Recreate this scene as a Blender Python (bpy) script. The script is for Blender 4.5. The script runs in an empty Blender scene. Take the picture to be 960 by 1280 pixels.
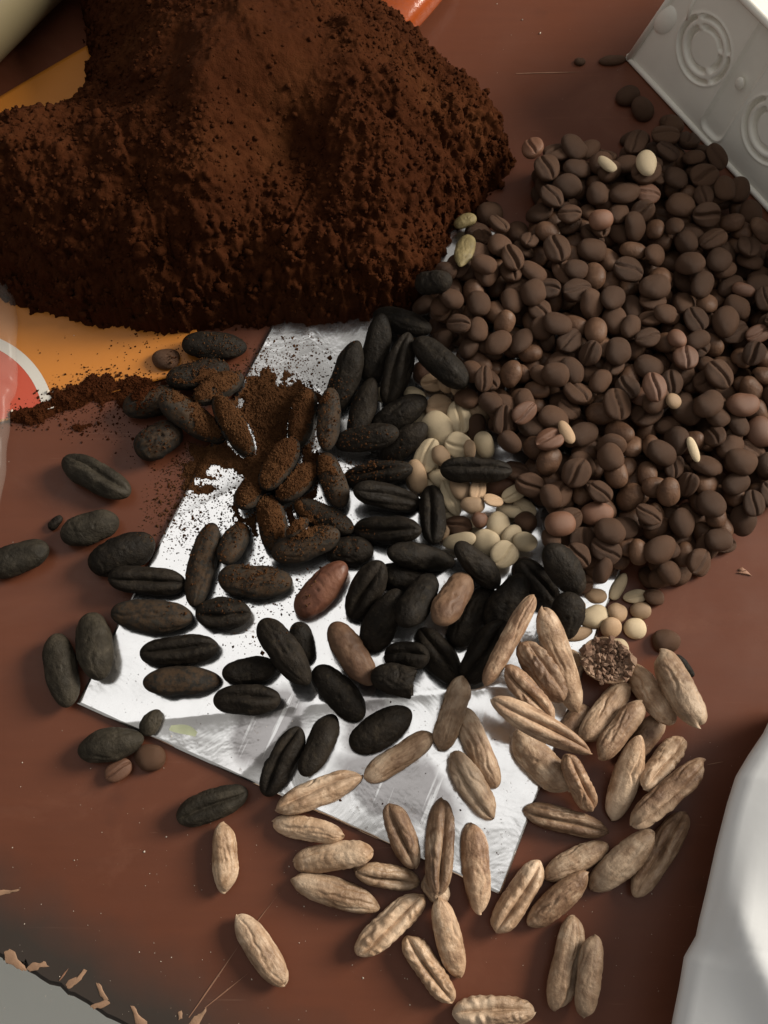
import bpy, bmesh, math, random
import numpy as np
from mathutils import Vector, Matrix, noise as mnoise

random.seed(7)
RNG = np.random.default_rng(7)
scene = bpy.context.scene
COL = scene.collection

# ------------------------------------------------------------------ camera
TILT, CAM_H, FPX = math.radians(17.0), 0.285, 1250.0      # focal length in photo pixels (960 x 1280)
CS, SN = math.cos(TILT), math.sin(TILT)
cam_d = bpy.data.cameras.new('camera')
cam_d.sensor_fit = 'VERTICAL'
cam_d.sensor_height = 36.0
cam_d.lens = 36.0 * FPX / 1280.0
cam_d.clip_start, cam_d.clip_end = 0.01, 50.0
cam = bpy.data.objects.new('camera', cam_d)
cam.location = (0, 0, CAM_H)
cam.rotation_euler = (TILT, 0, 0)
COL.objects.link(cam)
scene.camera = cam

# ------------------------------------------------------------------ light
world = bpy.data.worlds.new('World')
scene.world = world
world.use_nodes = True
bg = world.node_tree.nodes['Background']
bg.inputs['Color'].default_value = (1.0, 0.95, 0.875, 1)
bg.inputs['Strength'].default_value = 0.27

def area_light(name, loc, target, sx, sy, power, col):
    d = bpy.data.lights.new(name, 'AREA')
    d.shape = 'RECTANGLE'
    d.size, d.size_y, d.energy, d.color = sx, sy, power, col
    o = bpy.data.objects.new(name, d)
    o.location = loc
    o.rotation_euler = (Vector(target) - Vector(loc)).to_track_quat('-Z', 'Y').to_euler()
    COL.objects.link(o)
    return o
cl = area_light('ceiling_light', (0.02, 0.375, 1.55), (0.02, 0.374, 0.0), 1.85, 0.76, 3.4, (1.0, 0.985, 0.96))
cl.rotation_euler = (0, 0, math.radians(-15))
area_light('window_light', (1.42, 0.62, 0.86), (0.0, 0.08, 0.0), 0.6, 0.7, 53.0, (1.0, 0.92, 0.80))

scene.view_settings.view_transform = 'Standard'
scene.view_settings.look = 'None'
scene.view_settings.exposure = 0.0
scene.view_settings.gamma = 1.0
scene.cycles.max_bounces = 8
scene.cycles.use_denoising = True

# ------------------------------------------------------------------ helpers
def pix(px, py, z=0.0):
    """photo pixel -> point on the horizontal plane at height z"""
    u, v = (px - 480.0) / FPX, (640.0 - py) / FPX
    d = np.array([u, v * CS + SN, v * SN - CS])
    t = (z - CAM_H) / d[2]
    return np.array([0, 0, CAM_H]) + t * d

def pix_scale(px, py, z=0.0):
    """metres per photo pixel there"""
    v = (640.0 - py) / FPX
    return (CAM_H - z) / (CS - v * SN) / FPX

def obj(name, me, mat=None, parent=None, loc=None):
    o = bpy.data.objects.new(name, me)
    COL.objects.link(o)
    if mat is not None and me is not None and len(me.materials) == 0:
        me.materials.append(mat)
    if parent is not None:
        o.parent = parent
    if loc is not None:
        o.location = loc
    return o

def tag(o, label=None, cat=None, group=None, kind=None):
    if label: o['label'] = label
    if cat: o['category'] = cat
    if group: o['group'] = group
    if kind: o['kind'] = kind
    return o

def mesh(name, verts, faces, smooth=True):
    me = bpy.data.meshes.new(name)
    me.from_pydata([tuple(v) for v in verts], [], faces)
    me.update()
    if smooth:
        me.polygons.foreach_set('use_smooth', [True] * len(me.polygons))
    return me

def mesh_np(name, verts, quads, smooth=True):
    """fast mesh from arrays; quads is (n,4) or (n,3)"""
    verts = np.asarray(verts, dtype=np.float32); quads = np.asarray(quads, dtype=np.int32)
    k = quads.shape[1]
    me = bpy.data.meshes.new(name)
    me.vertices.add(len(verts)); me.vertices.foreach_set('co', verts.ravel())
    me.loops.add(quads.size); me.loops.foreach_set('vertex_index', quads.ravel())
    me.polygons.add(len(quads))
    me.polygons.foreach_set('loop_start', np.arange(0, quads.size, k, dtype=np.int32))
    me.polygons.foreach_set('loop_total', np.full(len(quads), k, dtype=np.int32))
    me.update(calc_edges=True)
    me.validate()
    me.polygons.foreach_set('use_smooth', np.full(len(me.polygons), smooth))
    return me

def grid_faces(nu, nv, wrap_v=False):
    i = np.arange(nu - 1)[:, None]
    j = np.arange(nv if wrap_v else nv - 1)[None, :]
    j2 = (j + 1) % nv
    a = i * nv + j; b = i * nv + j2; c = (i + 1) * nv + j2; d = (i + 1) * nv + j
    return np.stack([a, b, c, d], -1).reshape(-1, 4)

class SNoise:
    """smooth pseudo noise (sum of random sines), vectorised"""
    def __init__(self, rng, n=10, lo=1.0, hi=6.0):
        k = rng.normal(size=(n, 3)); k /= np.linalg.norm(k, axis=1)[:, None]
        f = np.exp(rng.uniform(math.log(lo), math.log(hi), n))
        self.k = k * f[:, None]; self.p = rng.uniform(0, 6.28, n); self.a = 1 / np.sqrt(f / lo) / math.sqrt(n)
    def __call__(self, x, y, z=0):
        x = np.asarray(x, float)
        out = np.zeros(np.broadcast(x, y, z).shape)
        for k, p, a in zip(self.k, self.p, self.a):
            out += a * np.sin(k[0] * x + k[1] * y + k[2] * z + p)
        return out

def lattice_noise(shape, cell, rng):
    """value noise on a grid, cell in samples"""
    ny, nx = shape
    gy, gx = int(ny / cell) + 3, int(nx / cell) + 3
    g = rng.uniform(-1, 1, (gy, gx))
    y = np.arange(ny) / cell; x = np.arange(nx) / cell
    y0 = y.astype(int); x0 = x.astype(int)
    fy = (y - y0)[:, None]; fx = (x - x0)[None, :]
    fy = fy * fy * (3 - 2 * fy); fx = fx * fx * (3 - 2 * fx)
    a = g[y0][:, x0]; b = g[y0][:, x0 + 1]; c = g[y0 + 1][:, x0]; d = g[y0 + 1][:, x0 + 1]
    return (a * (1 - fx) + b * fx) * (1 - fy) + (c * (1 - fx) + d * fx) * fy

def inside(poly, x, y):
    poly = np.asarray(poly)[:, :2]
    x = np.asarray(x); y = np.asarray(y)
    res = np.zeros(np.broadcast(x, y).shape, bool)
    n = len(poly)
    for i in range(n):
        x1, y1 = poly[i]; x2, y2 = poly[(i + 1) % n]
        c = ((y1 > y) != (y2 > y)) & (x < (x2 - x1) * (y - y1) / (y2 - y1 + 1e-15) + x1)
        res ^= c
    return res

def poly_dist(poly, x, y):
    poly = np.asarray(poly)[:, :2]
    best = np.full(np.broadcast(x, y).shape, 1e9)
    n = len(poly)
    for i in range(n):
        a = poly[i]; b = poly[(i + 1) % n]; d = b - a
        t = np.clip(((x - a[0]) * d[0] + (y - a[1]) * d[1]) / (d @ d + 1e-18), 0, 1)
        best = np.minimum(best, np.hypot(x - a[0] - t * d[0], y - a[1] - t * d[1]))
    return best

# ------------------------------------------------------------------ materials
class NT:
    def __init__(self, name):
        self.m = bpy.data.materials.new(name)
        self.m.use_nodes = True
        self.t = self.m.node_tree
        self.b = self.t.nodes['Principled BSDF']
        self.coord = self.n('ShaderNodeTexCoord').outputs['Object']
    def n(self, typ, **kw):
        nd = self.t.nodes.new(typ)
        for k, v in kw.items(): setattr(nd, k, v)
        return nd
    def l(self, a, b): self.t.links.new(a, b)
    def setv(self, **kw):
        for k, v in kw.items(): self.b.inputs[k.replace('_', ' ')].default_value = v
    def noise(self, scale, detail=4, rough=0.55, dist=0.0, vec=None):
        nd = self.n('ShaderNodeTexNoise')
        nd.inputs['Scale'].default_value = scale; nd.inputs['Detail'].default_value = detail
        nd.inputs['Roughness'].default_value = rough; nd.inputs['Distortion'].default_value = dist
        self.l(vec or self.coord, nd.inputs['Vector'])
        return nd.outputs['Fac']
    def voronoi(self, scale, vec=None, feature='F1'):
        nd = self.n('ShaderNodeTexVoronoi', feature=feature)
        nd.inputs['Scale'].default_value = scale
        self.l(vec or self.coord, nd.inputs['Vector'])
        return nd.outputs['Distance']
    def ramp(self, fac, stops):
        nd = self.n('ShaderNodeValToRGB')
        e = nd.color_ramp.elements
        while len(e) < len(stops): e.new(0.5)
        for k, (p, c) in enumerate(stops):
            e[k].position = p
            e[k].color = (c, c, c, 1) if isinstance(c, (int, float)) else (*c, 1)
        self.l(fac, nd.inputs['Fac'])
        return nd.outputs['Color']
    def mix(self, fac, a, b, mode='MIX'):
        nd = self.n('ShaderNodeMix', data_type='RGBA', blend_type=mode)
        for s, v in ((nd.inputs[0], fac), (nd.inputs[6], a), (nd.inputs[7], b)):
            if isinstance(v, (int, float)): s.default_value = v
            elif isinstance(v, tuple): s.default_value = (*v, 1)
            else: self.l(v, s)
        return nd.outputs[2]
    def math(self, op, a, b=0.0):
        nd = self.n('ShaderNodeMath', operation=op)
        for s, v in ((nd.inputs[0], a), (nd.inputs[1], b)):
            if isinstance(v, (int, float)): s.default_value = v
            else: self.l(v, s)
        return nd.outputs[0]
    def mapping(self, scale=(1, 1, 1), rot=(0, 0, 0), loc=(0, 0, 0), vec=None):
        nd = self.n('ShaderNodeMapping')
        nd.inputs['Scale'].default_value = scale; nd.inputs['Rotation'].default_value = rot
        nd.inputs['Location'].default_value = loc
        self.l(vec or self.coord, nd.inputs['Vector'])
        return nd.outputs['Vector']
    def shifted(self):
        """object coordinates moved by the object's random number, so that copies differ"""
        oi = self.n('ShaderNodeObjectInfo')
        mu = self.n('ShaderNodeVectorMath', operation='SCALE')
        mu.inputs[0].default_value = (1.7, 2.9, 0.8)
        self.l(oi.outputs['Random'], mu.inputs['Scale'])
        ad = self.n('ShaderNodeVectorMath', operation='ADD')
        self.l(self.coord, ad.inputs[0]); self.l(mu.outputs[0], ad.inputs[1])
        self.rand = oi.outputs['Random']
        return ad.outputs[0]
    def color(self, c): self.l(c, self.b.inputs['Base Color'])
    def rough(self, c): self.l(c, self.b.inputs['Roughness'])
    def bump(self, h, strength=0.3, dist=0.0005, prev=None):
        nd = self.n('ShaderNodeBump')
        nd.inputs['Strength'].default_value = strength; nd.inputs['Distance'].default_value = dist
        self.l(h, nd.inputs['Height'])
        if prev is not None: self.l(prev, nd.inputs['Normal'])
        self.l(nd.outputs['Normal'], self.b.inputs['Normal'])
        return nd.outputs['Normal']

def plain(name, col, rough=0.5, var=0.15, scale=60, bump=0.1, bd=0.0003, spec=0.5):
    n = NT(name)
    f = n.noise(scale, 5)
    n.color(n.mix(f, tuple(c * (1 - var) for c in col), tuple(min(1, c * (1 + var)) for c in col)))
    n.setv(Roughness=rough, Specular_IOR_Level=spec)
    n.bump(n.noise(scale * 9, 4), bump, bd)
    return n.m

# --- table lacquer
def mat_table():
    n = NT('table_lacquer')
    f = n.noise(9, 6, 0.6, 0.4)
    streak = n.noise(1.0, 5, 0.6, vec=n.mapping((26, 300, 26), (0, 0, math.radians(-24))))
    c = n.mix(f, (0.090, 0.0280, 0.0145), (0.142, 0.048, 0.0245))
    c = n.mix(n.math('MULTIPLY', n.ramp(streak, [(0.40, 0.0), (0.66, 1.0)]), 0.14), c, (0.070, 0.025, 0.0150))
    rubs = n.ramp(n.noise(14, 6, 0.7, 1.2), [(0.55, 0.0), (0.72, 1.0)])
    c = n.mix(n.math('MULTIPLY', rubs, 0.30), c, (0.20, 0.085, 0.052))
    hair = n.noise(1.0, 3, 0.6, 1.5, n.mapping((14, 700, 14), (0, 0, math.radians(52))))
    c = n.mix(n.math('MULTIPLY', n.ramp(hair, [(0.70, 0.0), (0.735, 1.0)]), 0.5), c, (0.24, 0.12, 0.08))
    blot = n.ramp(n.noise(32, 4, 0.6), [(0.6, 0.0), (0.78, 1.0)])
    c = n.mix(n.math('MULTIPLY', blot, 0.45), c, (0.055, 0.022, 0.015))
    # dark reflection painted into the coat along the edge of the top
    pos = n.n('ShaderNodeSeparateXYZ'); n.l(n.coord, pos.inputs[0])
    A = pix(0, 1199); B = pix(148, 1280)
    t = (B - A)[:2]; t /= np.linalg.norm(t); nn = np.array([-t[1], t[0]])
    dd = n.math('ADD', n.math('MULTIPLY', pos.outputs['X'], float(nn[0])), n.math('MULTIPLY', pos.outputs['Y'], float(nn[1])))
    dd = n.math('SUBTRACT', dd, float(nn @ A[:2]))
    dd = n.math('ADD', dd, n.math('MULTIPLY', n.math('SUBTRACT', n.noise(30, 4, 0.6), 0.5), 0.022))
    dark_refl = n.ramp(n.math('MULTIPLY', dd, 20.0), [(0.10, 1.0), (0.50, 0.0)])
    c = n.mix(n.math('MULTIPLY', dark_refl, 0.9), c, (0.033, 0.031, 0.027))
    speck = n.ramp(n.noise(900, 2, 0.5), [(0.74, 0.0), (0.80, 1.0)])
    c = n.mix(n.math('MULTIPLY', speck, 0.35), c, (0.25, 0.17, 0.12))
    n.color(c)
    n.rough(n.ramp(n.noise(55, 6, 0.65), [(0.3, 0.28), (0.75, 0.50)]))
    n.setv(Specular_IOR_Level=0.26)
    p = n.bump(n.noise(40, 3), 0.10, 0.0012)
    n.bump(n.noise(1300, 3), 0.10, 0.0001, p)
    return n.m

# --- seeds and beans
def mat_seed(name, dark, mid, light, blotch=0.5, rough=0.6, bump=0.5, spec=0.35, dust=0.0, streak=0.5, dcol=(0.058, 0.033, 0.0165)):
    n = NT(name)
    v = n.shifted()
    f = n.noise(190, 5, 0.62, 0.3, v)
    c = n.ramp(f, [(0.28, dark), (0.52, mid), (0.74, light)])
    st = n.noise(1.0, 4, 0.6, vec=n.mapping((110, 900, 900), vec=v))
    c = n.mix(n.math('MULTIPLY', n.ramp(st, [(0.46, 0.0), (0.60, 1.0)]), streak * 0.75), c, dark)
    fb = n.noise(1.0, 5, 0.7, vec=n.mapping((420, 3200, 3200), vec=v))
    c = n.mix(n.math('MULTIPLY', n.ramp(fb, [(0.50, 0.0), (0.58, 1.0)]), streak * 0.45), c, dark)
    b2 = n.ramp(n.noise(75, 3, 0.5, 0.5, v), [(0.5, 0.0), (0.66, 1.0)])
    c = n.mix(n.math('MULTIPLY', b2, blotch), c, light)
    hv = n.n('ShaderNodeHueSaturation')
    n.l(c, hv.inputs['Color'])
    n.l(n.math('ADD', n.math('MULTIPLY', n.rand, 0.5), 0.74), hv.inputs['Value'])
    c = hv.outputs['Color']
    if dust > 0:
        g = n.n('ShaderNodeNewGeometry'); sx = n.n('ShaderNodeSeparateXYZ'); n.l(g.outputs['Normal'], sx.inputs[0])
        up = n.ramp(sx.outputs['Z'], [(0.1, 0.0), (0.75, 1.0)])
        gr = n.ramp(n.noise(520, 4, 0.7, vec=v), [(0.62 - 0.32 * dust, 0.0), (0.74 - 0.25 * dust, 1.0)])
        c = n.mix(n.math('MULTIPLY', n.math('MULTIPLY', up, gr), min(1, 0.4 + dust * 0.3)), c, dcol)
    n.color(c)
    n.rough(n.ramp(n.noise(260, 4, vec=v), [(0.3, rough - 0.12), (0.7, rough + 0.14)]))
    n.setv(Specular_IOR_Level=spec)
    p = n.bump(n.noise(330, 5, 0.62, 0.2, v), bump, 0.0006)
    p = n.bump(n.noise(1500, 4, 0.6, vec=v), bump * 0.8, 0.00026, p)
    n.bump(fb, bump * 0.5 * streak, 0.00025, p)
    return n.m

def mat_powder(name='ground_coffee_powder', k=(1, 1, 1)):
    n = NT(name)
    f = n.noise(42, 6, 0.65)
    c = n.ramp(f, [(0.25, (0.030, 0.0078, 0.0025)), (0.55, (0.047, 0.0136, 0.0044)), (0.8, (0.074, 0.0255, 0.0088))])
    sp = n.ramp(n.noise(1600, 3, 0.6), [(0.42, 0.0), (0.72, 1.0)])
    c = n.mix(n.math('MULTIPLY', sp, 0.4), c, (0.052, 0.0190, 0.0074))
    c = n.mix(1.0, c, k, 'MULTIPLY')
    n.color(c)
    n.setv(Roughness=0.95, Specular_IOR_Level=0.05)
    p = n.bump(n.noise(420, 6, 0.7), 0.8, 0.0012)
    n.bump(n.noise(2200, 4, 0.7), 0.7, 0.0004, p)
    return n.m

def mat_foil():
    n = NT('silver_foil')
    u = n.mapping((1, 1, 1), (0, 0, math.radians(0)))
    # scuffs, crumbs pressed into the film, dull blotches
    dull = n.ramp(n.noise(34, 5, 0.62, 0.6), [(0.50, 0.0), (0.66, 1.0)])
    streak = n.noise(1.0, 4, 0.6, vec=n.mapping((380, 22, 20), (0, 0, math.radians(0))))
    sk = n.ramp(streak, [(0.52, 0.0), (0.68, 1.0)])
    c = n.mix(n.math('MULTIPLY', dull, 0.35), (0.90, 0.90, 0.905), (0.66, 0.64, 0.64))
    c = n.mix(n.math('MULTIPLY', sk, 0.10), c, (0.70, 0.68, 0.67))
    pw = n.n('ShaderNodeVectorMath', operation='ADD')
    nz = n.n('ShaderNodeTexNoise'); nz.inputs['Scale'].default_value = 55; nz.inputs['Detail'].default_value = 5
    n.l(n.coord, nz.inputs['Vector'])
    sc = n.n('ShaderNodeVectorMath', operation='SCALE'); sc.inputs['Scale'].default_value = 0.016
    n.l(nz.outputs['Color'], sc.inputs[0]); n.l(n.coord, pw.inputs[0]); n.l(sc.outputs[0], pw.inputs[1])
    rub = None  # dull marks plus the phone's grey reflection, painted into the foil colour
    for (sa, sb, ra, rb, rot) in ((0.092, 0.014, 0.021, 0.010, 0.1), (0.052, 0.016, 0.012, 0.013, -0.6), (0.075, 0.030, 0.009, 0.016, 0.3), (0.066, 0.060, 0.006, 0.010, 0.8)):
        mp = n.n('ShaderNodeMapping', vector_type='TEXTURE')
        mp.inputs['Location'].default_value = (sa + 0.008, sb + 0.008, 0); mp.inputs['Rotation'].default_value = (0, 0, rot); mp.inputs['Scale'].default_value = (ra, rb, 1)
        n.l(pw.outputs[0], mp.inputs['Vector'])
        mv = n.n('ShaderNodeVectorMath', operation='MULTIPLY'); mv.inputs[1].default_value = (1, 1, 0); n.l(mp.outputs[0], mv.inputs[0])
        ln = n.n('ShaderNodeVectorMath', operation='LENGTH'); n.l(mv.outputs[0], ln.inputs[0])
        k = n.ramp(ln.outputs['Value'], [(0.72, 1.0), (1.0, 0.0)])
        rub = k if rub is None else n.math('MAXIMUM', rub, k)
    c = n.mix(n.math('MULTIPLY', rub, 0.8), c, (0.27, 0.25, 0.25))  # dull marks and the phone's painted grey reflection
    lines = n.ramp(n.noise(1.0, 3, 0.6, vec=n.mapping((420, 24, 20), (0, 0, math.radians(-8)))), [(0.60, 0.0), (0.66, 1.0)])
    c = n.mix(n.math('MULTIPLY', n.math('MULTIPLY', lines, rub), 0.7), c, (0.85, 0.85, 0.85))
    dirt = n.ramp(n.noise(420, 3, 0.6), [(0.66, 0.0), (0.73, 1.0)])
    c = n.mix(n.math('MULTIPLY', dirt, 0.5), c, (0.22, 0.17, 0.14))
    n.color(c)
    n.setv(Metallic=0.97, Specular_IOR_Level=0.5)
    n.rough(n.ramp(n.noise(70, 5, 0.6), [(0.3, 0.10), (0.75, 0.22)]))
    p = n.bump(n.noise(60, 4, 0.5, 0.4), 0.22, 0.0016)
    n.bump(n.noise(1.0, 4, 0.5, vec=n.mapping((700, 60, 60))), 0.05, 0.00008, p)
    return n.m

M = {}
M['table'] = mat_table()
M['dark'] = mat_seed('roasted_seed_skin', (0.0066, 0.0048, 0.0032), (0.0125, 0.0092, 0.0063), (0.026, 0.0195, 0.0135), 0.35, 0.68, 1.0, 0.16, 0.22, 0.4, (0.040, 0.031, 0.020))
M['dusty'] = mat_seed('dusty_roasted_seed_skin', (0.0085, 0.0072, 0.0058), (0.017, 0.0142, 0.0112), (0.03, 0.025, 0.019), 0.3, 0.75, 0.5, 0.2, 0.7, 0.35)
M['grey'] = mat_seed('greyed_roasted_seed_skin', (0.0135, 0.0108, 0.0072), (0.028, 0.0228, 0.0155), (0.060, 0.049, 0.034), 0.5, 0.66, 1.0, 0.2, 0.0, 0.4)
M['red'] = mat_seed('half_roasted_red_skin', (0.075, 0.026, 0.014), (0.125, 0.047, 0.026), (0.18, 0.077, 0.043), 0.5, 0.55, 0.4, 0.4)
M['brown'] = mat_seed('half_roasted_brown_skin', (0.070, 0.034, 0.019), (0.125, 0.066, 0.037), (0.20, 0.12, 0.072), 0.6, 0.6, 0.45, 0.35)
M['raw'] = mat_seed('raw_seed_skin', (0.155, 0.088, 0.050), (0.39, 0.262, 0.168), (0.64, 0.495, 0.36), 0.65, 0.50, 0.8, 0.36, 0.0, 0.55)
M['rawbrown'] = mat_seed('raw_seed_brown_skin', (0.11, 0.056, 0.031), (0.29, 0.180, 0.110), (0.55, 0.405, 0.28), 0.5, 0.50, 0.8, 0.36, 0.0, 0.6)
M['rawgold'] = mat_seed('raw_seed_golden_skin', (0.18, 0.098, 0.050), (0.42, 0.28, 0.175), (0.66, 0.51, 0.37), 0.6, 0.44, 0.8, 0.42, 0.0, 0.5)
M['bean'] = mat_seed('roasted_bean_skin', (0.047, 0.0225, 0.0122), (0.083, 0.0415, 0.0230), (0.125, 0.0680, 0.0400), 0.45, 0.54, 0.6, 0.24, 0.0, 0.3)
M['beanlight'] = mat_seed('light_roasted_bean_skin', (0.085, 0.036, 0.02), (0.145, 0.066, 0.037), (0.21, 0.11, 0.067), 0.4, 0.5, 0.3, 0.4, 0.0, 0.3)
M['green'] = mat_seed('unroasted_bean_skin', (0.30, 0.225, 0.135), (0.52, 0.415, 0.27), (0.66, 0.56, 0.40), 0.5, 0.55, 0.3, 0.35, 0.0, 0.35)
M['tan'] = mat_seed('tan_bean_skin', (0.20, 0.118, 0.066), (0.36, 0.24, 0.145), (0.48, 0.35, 0.225), 0.5, 0.55, 0.3, 0.35, 0.0, 0.35)
M['olive'] = mat_seed('olive_husk_skin', (0.10, 0.076, 0.032), (0.185, 0.145, 0.066), (0.27, 0.215, 0.105), 0.4, 0.6, 0.6, 0.3, 0.0, 0.7)
M['powder'] = mat_powder()
M['spill'] = mat_powder('spilled_coffee_powder', (1.6, 2.4, 3.0))
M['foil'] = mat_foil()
M['bag'] = plain('orange_bag_print', (0.50, 0.180, 0.024), 0.42, 0.10, 45, 0.12, 0.0005)
M['bagred'] = plain('red_bag_print', (0.46, 0.070, 0.035), 0.42, 0.08, 45, 0.1, 0.0004)
M['bagwhite'] = plain('white_bag_print', (0.58, 0.55, 0.50), 0.42, 0.05, 45, 0.1, 0.0004)
M['box'] = plain('white_plastic', (0.87, 0.845, 0.77), 0.42, 0.13, 70, 0.10, 0.0002)
M['cream'] = plain('cream_plastic', (0.20, 0.165, 0.095), 0.4, 0.06, 40, 0.08)
M['orange'] = plain('orange_wrapper_film', (0.30, 0.058, 0.010), 0.22, 0.12, 70, 0.25, 0.0006)
M['paper'] = plain('white_paper', (0.68, 0.695, 0.71), 0.75, 0.04, 26, 0.12, 0.0004, 0.3)
M['floor'] = plain('pale_floor', (0.80, 0.83, 0.78), 0.35, 0.12, 5, 0.05, 0.001)
M['chip'] = plain('bare_wood_chip', (0.28, 0.165, 0.10), 0.7, 0.5, 300, 0.3, 0.0003)
M['scratch'] = plain('pale_scratch', (0.24, 0.12, 0.072), 0.7, 0.3, 400, 0.2, 0.0002)
M['speck'] = plain('pale_crumb', (0.55, 0.48, 0.40), 0.8, 0.3, 800, 0.3)
M['flesh'] = mat_seed('crumbly_flesh', (0.10, 0.055, 0.036), (0.19, 0.115, 0.08), (0.33, 0.23, 0.165), 0.5, 0.8, 0.9, 0.2)
M['print_green'] = plain('green_print', (0.50, 0.54, 0.36), 0.4, 0.3, 200, 0.1)

def mat_film():
    n = NT('clear_film')
    n.setv(Base_Color=(0.55, 0.50, 0.45, 1), Roughness=0.25, Alpha=0.12)
    n.bump(n.noise(90, 3), 0.2, 0.001)
    return n.m
M['film'] = mat_film()

# ------------------------------------------------------------------ table top and floor
def build_table():
    A = pix(0, 1199)[:2]; B = pix(34, 1215)[:2]; C_ = pix(148, 1280)[:2]
    d1 = A - B; d1 /= np.linalg.norm(d1)
    d2 = C_ - B; d2 /= np.linalg.norm(d2)
    pts = [A + d1 * 0.55, A, B, C_, C_ + d2 * 0.5]
    # slightly worn, uneven edge
    edge = []
    for i in range(len(pts) - 1):
        n = 14 if i in (1, 2) else 5
        for k in range(n):
            p = pts[i] + (pts[i + 1] - pts[i]) * k / n
            edge.append(p + RNG.normal(0, 0.00035, 2) * (1 if i in (1, 2) else 0))
    edge.append(pts[-1])
    out = edge + [np.array([0.75, -0.45]), np.array([0.75, 0.85]), np.array([-0.75, 0.85])]
    bm = bmesh.new()
    vs = [bm.verts.new((p[0], p[1], 0)) for p in out]
    f = bm.faces.new(vs)
    if f.normal.z < 0: f.normal_flip()
    bm.normal_update()
    if f.normal.z < 0: bmesh.ops.reverse_faces(bm, faces=[f])
    r = bmesh.ops.extrude_face_region(bm, geom=[f])
    for v in r['geom']:
        if isinstance(v, bmesh.types.BMVert): v.co.z = -0.022
    bmesh.ops.recalc_face_normals(bm, faces=bm.faces)
    top = [e for e in bm.edges if abs(e.verts[0].co.z) < 1e-6 and abs(e.verts[1].co.z) < 1e-6]
    bmesh.ops.bevel(bm, geom=top, offset=0.0012, segments=2, affect='EDGES')
    me = bpy.data.meshes.new('table_top'); bm.to_mesh(me); bm.free()
    t = tag(obj('table_top', me, M['table']), 'worn red-brown lacquered table top under everything', None, None, 'structure')
    return t
TABLE = build_table()

def flat_patch(name, pts_px, mat, parent, z0, th=0.00025, jitter=0.0):
    jitter *= 0.4
    pts = []
    n = len(pts_px)
    for i in range(n):
        a = np.array(pts_px[i], float); b = np.array(pts_px[(i + 1) % n], float)
        for k in range(3):
            q = a + (b - a) * k / 3
            pts.append(q + (RNG.normal(0, jitter, 2) if k else 0))
    P = [pix(x, y, z0) for x, y in pts]
    c = np.mean(P, axis=0)
    V = [(c[0], c[1], z0 + th)] + [(p[0], p[1], z0 + th * 0.2) for p in P]
    V += [(c[0] + (p[0] - c[0]) * 0.75, c[1] + (p[1] - c[1]) * 0.75, z0 + th) for p in P]
    m = len(P); F = []
    for i in range(m):
        j = (i + 1) % m
        F.append((1 + i, 1 + j, 1 + m + j, 1 + m + i)); F.append((1 + m + i, 1 + m + j, 0))
    me = mesh(name, V, F)
    bm = bmesh.new(); bm.from_mesh(me); bmesh.ops.recalc_face_normals(bm, faces=bm.faces)
    if sum(f.normal.z for f in bm.faces) < 0: bmesh.ops.reverse_faces(bm, faces=bm.faces)
    bm.to_mesh(me); bm.free()
    return obj(name, me, mat, parent)

for pts in ([(5, 1190), (12, 1186), (19, 1190), (22, 1199), (31, 1207), (34, 1213), (28, 1214), (17, 1207), (7, 1203)],
            [(33, 1211), (41, 1203), (50, 1204), (57, 1202), (62, 1208), (52, 1209), (44, 1213), (37, 1215)],
            [(-4, 1114), (4, 1112), (14, 1113), (26, 1111), (22, 1114), (12, 1117), (-4, 1120)],
            [(82, 1231), (88, 1224), (98, 1220), (105, 1211), (109, 1213), (102, 1224), (92, 1232), (86, 1236)],
            [(120, 1228), (125, 1230), (130, 1240), (136, 1250), (131, 1252), (124, 1241)],
            [(113, 1258), (120, 1254), (133, 1250), (138, 1254), (130, 1259), (117, 1262)],
            [(163, 1257), (168, 1258), (173, 1268), (184, 1277), (186, 1288), (172, 1288), (168, 1273)],
            [(222, 1266), (227, 1263), (228, 1273), (223, 1275)],
            [(236, 1280), (243, 1270), (250, 1267), (258, 1259), (258, 1264), (250, 1278), (248, 1290), (234, 1292)]):
    flat_patch('paint_chip', pts, M['chip'], TABLE, 0.00005, 0.00016, 1.6)
for a, b, w in (((236, 1272), (300, 1180), 1.1), ((256, 1260), (312, 1215), 0.9), ((300, 1180), (350, 1115), 0.6),
                ((74, 1226), (86, 1210), 1.2), ((645, 92), (730, 90), 0.7), ((884, 956), (905, 952), 0.8)):
    a = np.array(a, float); b = np.array(b, float); d = b - a; nrm = np.array([-d[1], d[0]]) / np.linalg.norm(d) * w
    mid = (a + b) / 2
    flat_patch('scratch', [a - nrm * .5, mid - nrm, b, mid + nrm, a + nrm * .5], M['scratch'], TABLE, 0.0001, 0.00012, 0.2)
for pts in ([(920, 716), (932, 712), (940, 720), (930, 718)], [(922, 712), (928, 709), (934, 714), (927, 716)]):
    flat_patch('paint_chip', pts, M['scratch'], TABLE, 0.0001, 0.0004, 0.4)

fl = mesh('floor', [(-3, -3, -0.74), (3, -3, -0.74), (3, 3, -0.74), (-3, 3, -0.74)], [(0, 1, 2, 3)])
tag(obj('floor', fl, M['floor']), 'pale grey floor seen past the table edge', None, None, 'structure')

# ------------------------------------------------------------------ resting height field (1 cell = 0.4 mm)
GS = 0.0004
GX0, GY0 = -0.170, -0.080
GW, GH = int(0.340 / GS), int(0.400 / GS)
gx = GX0 + np.arange(GW) * GS
gy = GY0 + np.arange(GH) * GS
XX, YY = np.meshgrid(gx, gy)
HF = np.zeros((GH, GW))

def hf_at(x, y):
    i = np.clip(((np.asarray(y) - GY0) / GS).round().astype(int), 0, GH - 1)
    j = np.clip(((np.asarray(x) - GX0) / GS).round().astype(int), 0, GW - 1)
    return HF[i, j]

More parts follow.
